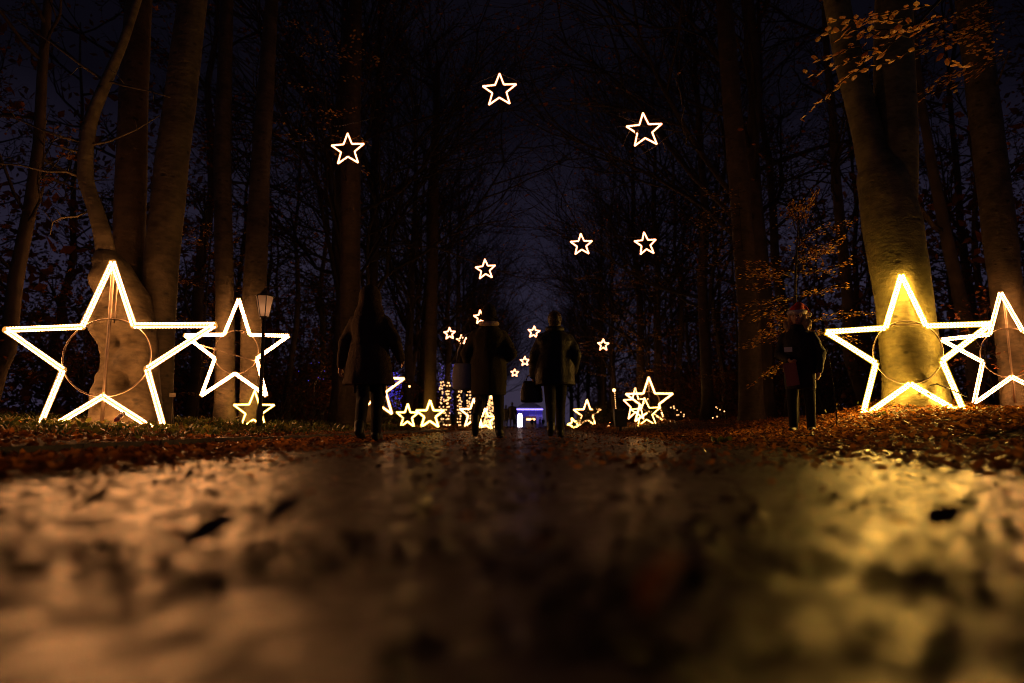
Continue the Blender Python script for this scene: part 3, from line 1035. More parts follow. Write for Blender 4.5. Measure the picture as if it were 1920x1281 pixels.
def pale_tree(label, base, axis, rad, mat, seed, sides=26, flare=.35, crown=True, burls=()):
    t = thing('beech_tree', label, 'tree', (base[0], base[1], gz(*base[:2]) - .08))
    z0 = gz(*base[:2]) - .08
    pts = [(x - base[0], y - base[1], z - z0) for x, y, z in axis]
    mk('trunk', trunk_mesh('trunk', pts, rad, mat, sides, .08, .05, flare, burls, seed), t)
    if crown:
        crown_for(t, pts[-1], rad[-1], seed)
    return t

pale_tree('smooth upright trunk just behind the crooked stem and the biggest star', (-5.42, 9.3), [(-5.42, 9.3, .1), (-5.58, 9.3, 1.7), (-5.65, 9.3, 3.0), (-5.73, 9.3, 4.75), (-5.77, 9.3, 7.5), (-5.8, 9.3, 11)], [.23, .22, .21, .195, .17, .11], BARK_M, 21)
pale_tree('pale trunk leaning over the path beside the burled one', (-4.97, 9.12), [(-5.03, 9.12, .1), (-5.03, 9.12, 1.25), (-5.06, 9.12, 2.4), (-5.0, 9.12, 3.9), (-4.9, 9.12, 5.5), (-4.75, 9.12, 7.7), (-4.55, 9.12, 11)], [.21, .205, .225, .22, .21, .165, .10], BARK_L2, 22,
          burls=[(.1, -.25, 1.9, .12, -.03), (-.05, -.25, 1.2, .1, .03)])
pale_tree('outer one of the two trunks holding the strapped star', (-6.30, 14.15), [(-6.30, 14.15, .1), (-6.38, 14.15, 2), (-6.66, 14.15, 6), (-6.8, 14.15, 12)], [.2, .195, .18, .10], BARK_L2, 23)
pale_tree('inner one of the two trunks holding the strapped star, above the small low star', (-5.80, 14.25), [(-5.80, 14.25, .1), (-5.80, 14.25, .8), (-5.85, 14.25, 2.4), (-5.84, 14.25, 6), (-5.72, 14.25, 12)], [.2, .22, .25, .2, .1], BARK_L2, 24)
pale_tree('brown trunk rising behind the hooded walker below the lone hanging star', (-4.45, 17.0), [(-4.45, 17, 0), (-4.5, 17, 3), (-4.6, 17, 7), (-4.6, 17, 14)], [.27, .26, .24, .12], BARK_M, 25)
pale_tree('trunk lit from below by the bright small yellow star', (-4.05, 28.2), [(-4.05, 28.2, 0), (-4.03, 28.2, 5), (-4.0, 28.2, 11), (-3.9, 28.2, 16)], [.26, .24, .2, .1], BARK_M, 26)
pale_tree('tall straight trunk behind the fine-leaved sapling on the bin side', (4.98, 15.5), [(5.0, 15.5, .1), (5.05, 15.5, 2.6), (4.95, 15.5, 5.8), (4.82, 15.5, 9), (4.7, 15.5, 14)], [.26, .24, .23, .21, .1], BARK_M, 27)
pale_tree('trunk behind the mossy one, with the cut-off star leaning on it', (8.98, 12.75), [(8.98, 12.75, .3), (8.96, 12.75, 1.9), (8.91, 12.75, 4.1), (8.77, 12.75, 8.5), (8.6, 12.75, 13)], [.24, .26, .28, .27, .15], BARK_L2, 28)
tt = pale_tree('thin dark crooked tree between the two big trunks beside the yellow star', (9.75, 15.0), [(9.75, 15, .3), (9.6, 15, 2.3), (9.35, 15, 4.1), (9.15, 15, 5.8), (9.0, 15, 7.5), (8.9, 15, 11)], [.17, .15, .13, .11, .09, .05], BARK_D, 29, 14)

MB().tube([(-.42, 0, 4.0), (-.75, -.1, 4.15), (-1.1, -.2, 4.6), (-1.35, -.2, 5.1)], [.06, .055, .045, .03], 7).build('side_branch', BARK_D, tt)
# --- forked mossy beech behind the yellow star
bx, by = 5.62, 10.10
zb = gz(bx, by) - .28
t = thing('beech_tree', 'stout forked mossy trunk lit yellow by the star at its foot', 'tree', (bx, by, zb))
def loc(*P): return [(x - .3 - bx, y - by, z - zb) for x, y, z in P]
mk('trunk', trunk_mesh('trunk', loc((5.95, by, .2), (5.93, by, 1.0), (5.87, by, 2.15), (5.79, by, 3.2), (5.70, by, 3.9), (5.62, by, 4.3)), [.39, .375, .39, .41, .36, .20], BARK_R, 44, .05, .045, .45, [(-.1, -.42, .55, .16, .06), (-.02, -.4, .35, .12, .07)], 31), t)
mk('limb', trunk_mesh('limb', loc((5.74, by, 2.9), (5.62, by, 3.75), (5.50, by - .02, 4.6), (5.28, by, 5.9), (5.12, by, 7.2), (4.9, by, 9), (4.6, by, 12)), [.20, .235, .22, .20, .18, .15, .08], BARK_R, 22, .08, .05, 0, (), 33), t)
mk('limb', trunk_mesh('limb', loc((5.82, by + .03, 2.8), (5.87, by + .03, 3.6), (5.93, by, 4.6), (5.97, by, 5.4), (6.08, by, 7.2), (6.2, by, 9), (6.4, by, 13)), [.25, .31, .31, .29, .26, .22, .1], BARK_R, 24, .08, .05, 0, (), 34), t)
crown_for(t, loc((6.3, by, 11))[0], .2, 35)
# cable with plug box at the trunk foot
c = thing('cable_box', 'small dark junction box on the foot of the mossy trunk under the yellow star', 'junction box', (5.50, 9.70, .60))
MB().box((0, 0, .04), (.035, .025, .04)).build('housing', CABLE, c)
MB().tube([(.05, 0, .1), (.2, -.05, .14), (.3, -.2, .05), (.45, -.3, -.05)], .01, 6).build('cable', CABLE, c)

# --- low overhanging beech bough with large leaves, over the santa hat side
t = thing('beech_bough', 'low overhanging beech bough with single orange leaves in front of the forked trunk', 'branch', (5.3, 7.9, 5.9))
lv, lt = leaf_arrays(np.zeros((1, 3)), np.array([[1., 0, 0]]), np.array([[0., 0, 1]]), np.array([1.0]), np.array([.7]))
leaf_me = np_mesh('leaf', lv, lt, LEAF_O)
LEAF_MATS = [principled('bough_leaf_%d' % i, c_, .5, .4, transl=.3) for i, c_ in enumerate([(.62, .27, .04), (.52, .19, .03), (.66, .33, .06), (.42, .14, .025)])]
leaf_mes = []
for m in LEAF_MATS:
    q = leaf_me.copy(); q.materials[0] = m; leaf_mes.append(q)
def twig_line(a, b, sag=.08, n=10, wig=.03, rd=random):
    a, b = Vector(a), Vector(b)
    out_ = []
    for i in range(n + 1):
        s = i / n
        p = a.lerp(b, s)
        p.z -= sag * 4 * s * (1 - s)
        out_.append(p + Vector((rd.gauss(0, wig), rd.gauss(0, wig), rd.gauss(0, wig))))
    return out_
def big_leaf_twig(root, a, b, nleaf, size=(.085, .125), r=.009):
    pts = twig_line(a, b, random.uniform(-.06, .06), 8, .02)
    o = MB().tube(pts, [r * (1 - .8 * i / 8) for i in range(9)], 5).build('twig', TWIG, root)
    for k in range(nleaf):
        s = .15 + .85 * (k + .5) / nleaf
        i = min(7, int(s * 8))
        p = pts[i].lerp(pts[i + 1], s * 8 - i)
        dd = (pts[i + 1] - pts[i]).normalized()
        sgn = 1 if k % 2 else -1
        side = dd.cross(Vector((0, 0, 1))).normalized() * sgn
        dr = (dd * random.uniform(.4, .9) + side * random.uniform(.5, 1) + Vector((0, 0, random.uniform(-.5, .1)))).normalized()
        nrm = (Vector((0, 0, 1)) + Vector((random.gauss(0, .4), random.gauss(0, .4), 0))).normalized()
        sd = nrm.cross(dr).normalized()
        up = dr.cross(sd)
        s_ = random.uniform(*size)
        M = Matrix((dr, sd, up)).transposed().to_4x4()
        l = mk('leaf', random.choice(leaf_mes), o)
        l.matrix_basis = Matrix.Translation(p) @ M @ Matrix.Scale(s_, 4)
LB = lambda x, y, z: (x - 5.3, y - 7.9, z - 5.9)
MB().tube([LB(6.0, 9.6, 6.6), LB(5.3, 7.9, 5.6), LB(4.6, 7.6, 4.85), LB(4.2, 7.5, 4.6)], [.03, .022, .015, .01], 6).build('main_branch', TWIG, t)
for a, b, n in [((4.35, 7.55, 4.65), (3.18, 7.5, 4.15), 13), ((4.4, 7.5, 4.6), (3.55, 7.3, 4.5), 12), ((4.3, 7.5, 4.55), (3.6, 7.6, 4.08), 12), ((3.95, 7.55, 4.35), (3.10, 7.5, 3.62), 13),
                ((4.6, 7.6, 4.8), (3.8, 7.4, 4.78), 13), ((4.7, 7.6, 4.85), (4.1, 7.3, 4.5), 12), ((5.0, 7.8, 5.2), (4.0, 7.6, 4.95), 12), ((4.75, 7.6, 4.7), (4.9, 7.4, 4.15), 9), ((4.4, 7.6, 4.9), (3.7, 7.7, 4.85), 10), ((4.7, 7.6, 4.6), (3.9, 7.8, 4.35), 10), ((4.0, 7.5, 4.5), (3.25, 7.4, 4.25), 9), ((4.2, 7.5, 4.7), (3.3, 7.4, 4.6), 10), ((4.5, 7.6, 4.95), (3.5, 7.5, 4.85), 11), ((4.9, 7.7, 5.0), (4.4, 7.3, 4.55), 10)]:
    big_leaf_twig(t, LB(*a), LB(*b), n)

# --- fine-leaved sapling and other leafy sprays (foliage too small to pick apart)
def spray_tree(name, label, base, stem, sprays, lsize=(.045, .075), per=46, mat=LEAF_O, seed=1, cat='sapling', stem_r=.03):
    rd = random.Random(seed)
    t = thing(name, label, cat, base)
    b = Vector(base)
    pts = [Vector(p) - b for p in stem]
    MB().tube(pts, [stem_r * (1 - .75 * i / (len(pts) - 1)) for i in range(len(pts))], 7).build('stem', TWIG, t)
    tw = MB()
    P, D, N = [], [], []
    for a, e in sprays:
        ln = twig_line(Vector(a) - b, Vector(e) - b, rd.uniform(-.1, .05), 8, .02, rd)
        tw.tube(ln, [.008 * (1 - .7 * i / 8) for i in range(9)], 4)
        main = (ln[-1] - ln[0]).normalized()
        sd = main.cross(Vector((0, 0, 1))).normalized()
        for k in range(per):
            s = rd.uniform(.12, 1)
            i = min(7, int(s * 8))
            p = ln[i].lerp(ln[i + 1], s * 8 - i) + sd * rd.gauss(0, .13 * (1.1 - s * .6)) + Vector((0, 0, rd.gauss(0, .025)))
            P.append(tuple(p)); v = main + sd * rd.uniform(-1, 1); D.append((v.x, v.y, v.z + rd.gauss(-.1, .2)))
            N.append((rd.gauss(0, .3), rd.gauss(0, .3), 1))
    tw.build('twig', TWIG, t)['kind'] = 'stuff'
    n = len(P)
    V, T = leaf_arrays(np.array(P), np.array(D), np.array(N), rng.uniform(*lsize, n), rng.uniform(-.2, .7, n), .3)
    f = mk('foliage', np_mesh('foliage', V, T, mat), t)
    f['kind'] = 'stuff'
    return t

S = []
Y = 12.5
for a, e in [((5.0, 3.55), (6.05, 3.95)), ((5.05, 3.35), (5.9, 3.55)), ((4.98, 3.15), (5.75, 3.40)), ((4.95, 2.95), (5.8, 3.05)), ((4.9, 2.55), (5.7, 2.66)), ((5.1, 3.9), (5.35, 4.4)), ((5.0, 3.8), (5.0, 4.3)),
             ((4.9, 3.0), (4.05, 2.95)), ((4.85, 2.75), (3.95, 2.78)), ((4.85, 2.5), (3.9, 2.3)), ((4.85, 2.3), (3.95, 2.05)), ((4.85, 2.2), (4.2, 1.75)), ((4.9, 2.9), (4.1, 3.15)), ((4.85, 1.9), (4.0, 1.6)),
             ((5.05, 2.05), (6.4, 2.25)), ((4.95, 1.85), (6.0, 1.75)), ((4.9, 1.3), (4.1, .95)), ((5.05, 3.6), (5.3, 3.1)), ((4.9, 2.1), (4.4, 2.2))]:
    for dy in (-.25, .2):
        S.append(((a[0], Y, a[1]), (e[0] + random.uniform(-.1, .1), Y + dy + random.uniform(-.3, .3), e[1] + random.uniform(-.06, .06))))
q = .824
sq = lambda p: (p[0] * q, p[1] * q, .15 + (p[2] - .15) * q)
S = [(sq(a), sq(e)) for a, e in S]
spray_tree('beech_sapling', 'fine-leaved orange beech sapling behind the santa hat wearer', (4.0, Y * q, .1), [sq((4.86, Y, .2)), sq((4.9, Y, 1.5)), sq((4.95, Y, 2.8)), sq((5.05, Y, 3.8)), sq((5.1, Y, 4.4))], S, (.04, .065), seed=4, per=46)
S = []
for k in range(36):
    z = random.uniform(1.4, 8.5); a = random.uniform(0, 6.28)
    S.append(((5.6, 32.5, z), (5.6 + math.cos(a) * 1.7, 32.5 + math.sin(a) * 1.7, z + random.uniform(-.3, .7))))
spray_tree('young_beech', 'young beech with brown leaves standing behind the tall star beyond the litter bin', (5.6, 32.5, .2), [(5.6, 32.5, .2), (5.65, 32.5, 4), (5.6, 32.5, 9)], S, (.08, .13), 44, LEAF_O, 5, 'tree', .06)
S = []
for k in range(40):
    z = random.uniform(1.6, 9); a = random.uniform(0, 6.28)
    S.append(((4.4, 36.5, z), (4.4 + math.cos(a) * 1.8, 36.5 + math.sin(a) * 1.8, z + random.uniform(-.3, .6))))
spray_tree('young_beech', 'young brown-leaved beech nearest the path beyond the handbag carrier', (4.4, 36.5, .2), [(4.4, 36.5, .2), (4.4, 36.5, 5), (4.5, 36.5, 9)], S, (.08, .13), 44, LEAF_O, 6, 'tree', .06)
S = []
for k in range(30):
    z = random.uniform(1.5, 6.5); a = random.uniform(0, 6.28)
    S.append(((6.6, 21.5, z), (6.6 + math.cos(a) * 1.5, 21.5 + math.sin(a) * 1.5, z + random.uniform(-.2, .6))))
spray_tree('young_beech', 'young beech with dull orange sprays beside the tall straight trunk', (6.6, 21.5, .3), [(6.6, 21.5, .3), (6.6, 21.5, 3.5), (6.5, 21.5, 7)], S, (.06, .1), 34, LEAF_O, 7, 'tree', .05)
S = []
for k in range(26):
    z = random.uniform(.8, 4.6); a = random.uniform(0, 6.28)
    S.append(((-7.4, 15.2, z), (-7.4 + math.cos(a) * 1.2, 15.2 + math.sin(a) * 1.2, z + random.uniform(-.2, .4))))
spray_tree('young_beech', 'young brown-leaved beech beside the strapped star on the wood side', (-7.4, 15.2, .2), [(-7.4, 15.2, .2), (-7.35, 15.2, 2.5), (-7.3, 15.2, 5)], S, (.05, .09), 40, LEAF_O, 8, 'tree', .04)
S = []
for k in range(22):
    a = random.uniform(-2.4, .6); z = random.uniform(6.6, 9.4)
    S.append(((-4.9, 15.6, z), (-4.9 + math.cos(a) * 1.6 - .3, 15.6 + math.sin(a) * 1.2, z + random.uniform(-.5, .4))))
spray_tree('beech_bough', 'high bough with scattered orange leaves above the lone hanging star', (-5.0, 16.4, 6.0), [(-4.6, 17.0, 6.2), (-4.8, 16.2, 7.0), (-4.9, 15.6, 8.0), (-5.0, 15.4, 9.4)], S, (.06, .1), 16, LEAF_O, 9, 'branch', .04)
S = []
for k in range(16):
    a = random.uniform(2.0, 4.2); z = random.uniform(6.6, 8.2)
    S.append(((8.2, 11.2, z - .6), (8.2 + math.cos(a) * 1.5, 11.2 + math.sin(a) * .9, z + random.uniform(-.5, .1) - .8)))
spray_tree('beech_bough', 'dim orange bough high between the two big trunks beside the yellow star', (9.2, 13.0, 6.0), [(9.2, 13.2, 6.6), (8.8, 12.2, 6.6), (8.3, 11.2, 6.6)], S, (.06, .1), 26, LEAF_O, 10, 'branch', .03)
S = []
for k in range(16):
    a = random.uniform(2.2, 4.0); z = random.uniform(3.6, 5.6)
    S.append(((4.9, 15.2, z), (4.9 + math.cos(a) * 1.1, 15.0 + math.sin(a) * .8, z + random.uniform(-.3, .15))))
spray_tree('beech_bough', 'small leafy side bough on the tall straight trunk', (4.95, 15.3, 3.5), [(4.95, 15.4, 3.6), (4.85, 15.2, 4.6), (4.8, 15.1, 5.6)], S, (.05, .085), 14, LEAF_O, 12, 'branch', .02)
S = []
for k in range(10):
    a = random.uniform(0, 6.28)
    S.append(((-4.65, 15.9, .15), (-4.65 + math.cos(a) * .6, 15.9 + math.sin(a) * .6, random.uniform(.4, 1.6))))
spray_tree('bramble', 'thin arching bramble beside the lantern post', (-4.0, 12.6, .1), [(-4.0, 12.6, .08), (-3.95, 12.6, .9), (-3.7, 12.6, 1.4), (-3.45, 12.6, 1.5)], [((-3.95, 12.6, .9), (-3.7, 12.5, 1.25)), ((-3.8, 12.6, 1.3), (-4.0, 12.6, 1.75)), ((-4.0, 12.6, .2), (-3.6, 12.4, .35))], (.03, .05), 7, LEAF_B, 13, 'bramble', .01)
spray_tree('bramble', 'thin bare stem leaning at the foot of the santa hat wearer', (3.95, 8.9, .1), [(3.98, 8.95, .08), (3.97, 8.95, .6), (3.93, 8.95, 1.05), (3.8, 8.95, 1.5)], [((3.98, 8.95, .25), (4.03, 8.95, .42))], (.04, .06), 4, LEAF_G, 14, 'bramble', .008)
# seedling with pale green lobed leaves on the path edge
t = thing('maple_seedling', 'small yellow-green seedling on the leafy edge of the path', 'seedling', (1.75, 6.3, gh(1.75, 6.3)))
for k in range(6):
    a = k * 1.05 + .3
    mb = MB()
    V, T = leaf_arrays(np.zeros((1, 3)), np.array([[math.cos(a), math.sin(a) * .6, 1.0]]), np.array([[-math.cos(a), -1.0, .4]]), np.array([random.uniform(.07, .1)]), np.array([.4]), .42)
    l = mk('leaf', np_mesh('leaf', V, T, LEAF_G), t, (math.cos(a) * .04, math.sin(a) * .03, .0))

# ------------------------------------------------------------------ single leaves on the wet path
LF = []
V, T = leaf_arrays(np.zeros((1, 3)), np.array([[1., 0, 0]]), np.array([[0., 0, 1]]), np.array([1.]), np.array([1.1]), .36)
for m in (LEAF_DK, LITTER, LEAF_MATS[3]):
    LF.append(np_mesh('leaf_blade', V, T, m))
def fallen(x, y, s, yaw, pitch, rollv, mi, label=None):
    root = thing('fallen_leaf', label or 'single curled leaf lying on the wet asphalt', 'leaf', (x, y, path_z(x, y) + .004), yaw,
                 None if label else 'single leaves on the wet path')
    mk('leaf_blade', LF[mi], root, (0, 0, .002), (rollv, pitch, 0)).scale = (s, s, s)
    MB().tube([(0, 0, .002), (-.2 * s, .02 * s, .01), (-.38 * s, .0, .012 + .1 * s)], [.0014, .0012, .001], 5).build('stalk', TWIG, root)
fallen(.082, .535, .055, .1, -.75, .2, 2, 'upturned orange leaf closest to the camera on the asphalt')
fallen(-.42, .83, .085, .05, -.25, .5, 0, 'long dark curled leaf in the pale reflection at the front')
fallen(-.385, 1.0, .08, .3, -.4, .3, 0, 'dark arched leaf just behind the long curled one')
fallen(-.80, 1.2, .09, .0, -.3, .3, 0, 'dark flat leaf at the edge of the pale reflection')
fallen(.58, 1.03, .06, .15, -.35, .4, 0, 'dark ring-shaped curled leaf in the yellow reflection')
fallen(.36, .62, .03, 1.2, -.4, .2, 0, 'small dark upright leaf low in the yellow reflection')
for k in range(64):
    y = .62 * (9.0 / .62) ** random.random()
    hw = min(1.4, y * .72)
    fallen(random.uniform(-hw, hw), y, random.uniform(.02, .042), random.uniform(0, 6.28), random.uniform(-.3, .05), random.gauss(0, .15), random.choice((0, 0, 0, 1, 2)))

# ------------------------------------------------------------------ lantern
t = thing('lantern_post', 'old iron lantern post with six-sided glass head beside the strapped star', 'street lamp', (-4.53, 11.5, gz(-4.53, 11.5)))
ZL = 1.9 - .0
MB().tube([(0, 0, -.05), (0, 0, .32), (0, 0, .34), (0, 0, .4), (0, 0, ZL - .02)], [.06, .06, .05, .034, .03], 12).build('pole', IRON, t)
hd = mk('lamp_head', MB().tube([(0, 0, ZL - .03), (0, 0, ZL), (0, 0, ZL + .02)], [.035, .09, .095], 6).mesh('lamp_head', IRON, False), t)
LAMP_GLASS = principled('frosted_pane', (0.75, 0.62, 0.5), .35, .5, transl=.72)
r0, r1, h0, h1 = .085, .155, ZL + .02, ZL + .37
for k in range(6):
    a0, a1 = math.pi * k / 3, math.pi * (k + 1) / 3
    q = [(r0 * math.cos(a0), r0 * math.sin(a0), h0), (r0 * math.cos(a1), r0 * math.sin(a1), h0), (r1 * math.cos(a1), r1 * math.sin(a1), h1), (r1 * math.cos(a0), r1 * math.sin(a0), h1)]
    mb = MB(); mb.v = q + [(x * .985, y * .985, z) for x, y, z in q]; mb.f = [(0, 1, 2, 3), (7, 6, 5, 4), (0, 4, 5, 1), (1, 5, 6, 2), (2, 6, 7, 3), (3, 7, 4, 0)]
    mb.build('pane', LAMP_GLASS, t, smooth=False)
    MB().tube([q[0], q[3]], .009, 5).build('glazing_bar', IRON, t)
MB().tube([(0, 0, h1), (0, 0, h1 + .02), (0, 0, h1 + .05), (0, 0, h1 + .1), (0, 0, h1 + .12), (0, 0, h1 + .16)], [.175, .17, .09, .05, .025, .012], 6).build('roof', IRON, t, smooth=False)
MB().ball((0, 0, ZL + .16), (.025, .025, .05), 10, 6).build('bulb', LED_BULB, t)

# plaque on a stake, flower
t = thing('plant_label', 'small pale plaque on a thin stake beside the biggest star', 'sign', (-4.72, 9.0, gz(-4.72, 9.0)))
MB().tube([(0, 0, -.05), (0, 0, .42)], .007, 6).build('stake', STEEL, t)
MB().box((0, -.012, .45), (.042, .004, .028)).build('plate', PLAQUE, t, smooth=False)
PINK = principled('pink_petal', (.6, .16, .2), .5)
t = thing('flower_clump', 'little white and pink flowers in the ivy under the biggest star', 'flowers', (-4.66, 7.75, gh(-4.66, 7.75)))
for k in range(3):
    MB().tube([(0, 0, 0), (.03 * k - .03, -.01, .12 + .03 * k)], .004, 5).build('stem', LEAF_G, t)
    mb = MB()
    for j in range(5):
        a = j * 1.256
        mb.ball((.03 * k - .03 + .022 * math.cos(a), -.01 + .012 * math.sin(a), .13 + .03 * k + .012 * math.sin(a)), (.018, .010, .02), 8, 5)
    mb.build('blossom', PAINT_W if k else PINK, t)

# litter bin
t = thing('litter_bin', 'dark litter bin with raised pointed corners on a short post by the path', 'litter bin', (2.68, 20.0, gz(2.68, 20)))
MB().tube([(0, 0, -.05), (0, 0, .2)], .05, 10).build('post', IRON, t)
BINM = principled('bin_green', (.012, .018, .016), .5)
mb = MB()
mb.prism([(-.16, .14), (.16, .14), (.185, .62), (.16, .67), (.08, .60), (-.08, .60), (-.16, .67), (-.185, .62)], -.16, .16)
mb.build('body', BINM, t, smooth=False)
MB().ring(.10, .012, 20, 6, (0, -.165, .40)).build('emblem_ring', IRON, t)

# post with a small globe and string lights
t = thing('globe_post', 'thin post with a tiny glowing globe behind the litter bin', 'light post', (3.08, 24.0, gz(3.08, 24)))
MB().tube([(0, 0, -.05), (-.05, 0, 1.32)], .02, 8).build('post', STEEL, t)
MB().ball((-.06, 0, 1.38), .055, 12, 8).build('globe', LED_F, t)
mb = MB()
for i in range(16):
    z = .15 + i * .075
    mb.ball((-.004 * i + .022, -.025, z), .009, 6, 4)
o = mb.build('fairy_light', LED_F, t); o['kind'] = 'stuff'

def bead_thing(name, label, cat, pts, r, mat, loc=(0, 0, 0), line=None, group=None):
    t = thing(name, label, cat, loc, 0, group)
    mb = MB()
    for p in pts:
        mb.ball(p, r * random.uniform(.75, 1.25), 6, 4)
    o = mb.build('fairy_light', mat, t); o['kind'] = 'stuff'
    if line:
        MB().tube(line, .01, 4).build('cable', CABLE, t)
    return t

bead_thing('string_light', 'short vertical string of warm lights on a trunk behind the sapling', 'string light', [(random.gauss(0, .02), 0, .8 + i * .075) for i in range(10)], .014, LED_N, (5.93, 19.0, .3), [(0, .02, .0), (0, .02, 1.6)])
bead_thing('string_light', 'few tiny warm lights on the ground beyond the tall star', 'string light', [(random.uniform(-.35, .35), random.uniform(-.2, .2), random.uniform(.05, .7)) for i in range(12)], .022, LED_N, (6.4, 29.5, .33))
bead_thing('string_light', 'few tiny white lights low in the wood beside the sapling', 'string light', [(random.uniform(-.3, .3), 0, random.uniform(.02, .5)) for i in range(6)], .016, LED_N, (5.9, 21.0, .3))
for i, (x, lab) in enumerate([(-5.45, 'widest column of warm net lights between dark trunks beside the yellow star'), (-4.52, 'narrow middle column of warm net lights beside the yellow star'), (-3.95, 'narrow column of warm net lights closest to the beanie wearer')]):
    ww = (.36, .14, .13)[i]
    pts = []
    for row in range(15):
        for k in range(int(ww * 22)):
            if random.random() < .8:
                pts.append((random.uniform(-ww, ww), random.uniform(-.05, .05), .25 + row * .2 + random.gauss(0, .03)))
    bead_thing('light_net', lab, 'light net', pts, .042, LED_N, (x, 45.0 + i * .3, .0), None, 'nets of warm lights in the distance')
pts = []
for i in range(240):
    z = random.random() ** 1.5
    a = random.uniform(0, 6.28)
    rr = .62 * (1 - z) ** .8 + .05
    pts.append((rr * math.cos(a), rr * math.sin(a), z * 2.6 + .1))
t = bead_thing('light_cone', 'cone-shaped tree of warm lights seen between the legs of the beanie wearer', 'light cone', pts, .042, LED_N, (-2.93, 55.0, .0), [(0, 0, 0), (0, 0, 2.7)])
MB().tube([(0, 0, 2.45), (0, 0, 2.95)], [.14, .01], 8).build('tip', LED_F, t)
# blue lit corners of the wood
BLUE = [(-6.35, 20.0, 1.6, .4, .7, 8, 'blue fairy lights in the shrubs between the strapped star and the hooded walker'),
        (-5.9, 30.0, 1.6, .35, 1.6, 150, 'violet-blue glowing net in the shrubs behind the half hidden star'),
        (-6.9, 60.0, 3.4, 1.0, 4.5, 260, 'tall violet net of lights high behind the warm light net')]
for x, y, z, ww, hh, n, lab in BLUE:
    bead_thing('blue_light_net', lab, 'light net', [(random.uniform(-ww, ww), random.uniform(-.3, .3), z + random.uniform(-hh / 2, hh / 2)) for _ in range(n)], .012 if y < 25 else .022, LED_BL if y < 50 else LED_V, (x, y, .1), [(0, .3, 0), (0, .3, z)], 'blue and violet light nets')
# white ground spots
for x, y, z, lab in [(-5.2, 30.0, 1.75, 'small white spot lamp on a stake beside the half hidden star'), (4.9, 41.0, .12, 'small white ground lamp beside the bush star'), (3.5, 30.0, .1, 'small white ground lamp in front of the litter bin bushes')]:
    t = thing('spot_lamp', lab, 'spot lamp', (x, y, gz(x, y)))
    MB().tube([(0, 0, -.05), (0, 0, max(z, .06))], .015, 6).build('stake', IRON, t)
    MB().tube([(0, -.06, z), (0, .06, z + .02)], [.05, .035], 10).build('housing', IRON, t)
    MB().ball((0, -.065, z), (.04, .015, .04), 10, 6).build('lens', LED_F, t)
# low green bushes by the bush star
GB = shrub_proto(9, 1.0, 1500, LEAF_G, (.06, .1))
for x, y, s, lab in [(4.6, 45.5, 1.3, 'round green bush below the bush star beside the handbag carrier'), (3.4, 43.0, .8, 'low green bush nearest the path beside the handbag carrier'), (4.2, 33.0, .9, 'green bush behind the litter bin'), (5.2, 28.2, .7, 'green bush inside the tall star beyond the litter bin'),
                     (-5.6, 26.0, 1.0, 'dark green bush under the half hidden star'), (-4.4, 30.5, .9, 'green bush beside the trunk lit by the yellow star')]:
    put_tree(GB, 'green_bush', lab, (x, y, gz(x, y)), x * 3, s, 'bush', 'low green bushes')

# ------------------------------------------------------------------ far pavilion and glow pillar
PAVW = principled('pavilion_cladding', (.35, .34, .5), .6)
t = thing('pavilion', 'distant pavilion washed in blue light at the end of the avenue', 'pavilion', (.3, 141.0, -.02))
MB().box((0, 2.2, 1.9), (2.75, .1, 1.9)).build('back_wall', PAVW, t, smooth=False)
MB().prism([(-3.1, 3.75), (3.1, 3.75), (3.0, 3.9), (0, 5.6), (-3.0, 3.9)], -.3, 2.4).build('roof', PAVW, t, smooth=False)
for x in (-2.7, -1.35, 0, 1.35, 2.7):
    MB().box((x, 0, 1.85), (.07, .07, 1.86)).build('column', PAVW, t, smooth=False)
MB().box((0, -.36, 3.66), (2.78, .03, .1)).build('light_strip', emitter('led_violet_strip', (.30, .22, 1.0), 4.0), t, smooth=False)
for k in range(15):
    x = .0 + k * .19
    mb = MB()
    for i in range(11):
        mb.ball((x + random.gauss(0, .02), -.2, .9 + i * .16), .045, 5, 4)
    mb.build('light_string', LED_V, t)
MB().box((0, 2.05, 2.9), (2.7, .02, .75)).build('lit_panel', emitter('led_blue_panel', (.09, .06, .8), .28), t, smooth=False)
t = thing('market_stall', 'small warm-lit stall in front of the blue pavilion', 'stall', (.55, 131.0, 0))
MB().box((0, 0, .5), (1.0, .5, .5)).build('counter', principled('stall_wood', (.25, .12, .05), .7), t, smooth=False)
MB().prism([(-1.2, 1.75), (1.2, 1.75), (.9, 2.1), (-.9, 2.1)], -.7, .7).build('awning', principled('awning', (.5, .2, .12), .8), t, smooth=False)
for x in (-1, 1):
    MB().box((x, -.55, .87), (.04, .04, .87)).build('post', IRON, t, smooth=False)
MB().box((0, -.45, 1.5), (.8, .03, .12)).build('lamp_strip', LED_F, t, smooth=False)
t = thing('light_pillar', 'glowing white pillar standing before the blue pavilion', 'light pillar', (-1.43, 125.0, 0))
MB().tube([(0, 0, 0), (0, 0, .1), (0, 0, 2.1), (0, 0, 2.4), (0, 0, 2.5)], [.34, .40, .40, .28, .1], 14).build('glow_column', LED_PILLAR, t)
MB().tube([(0, 0, -.05), (0, 0, .12)], .45, 14).build('base', IRON, t)

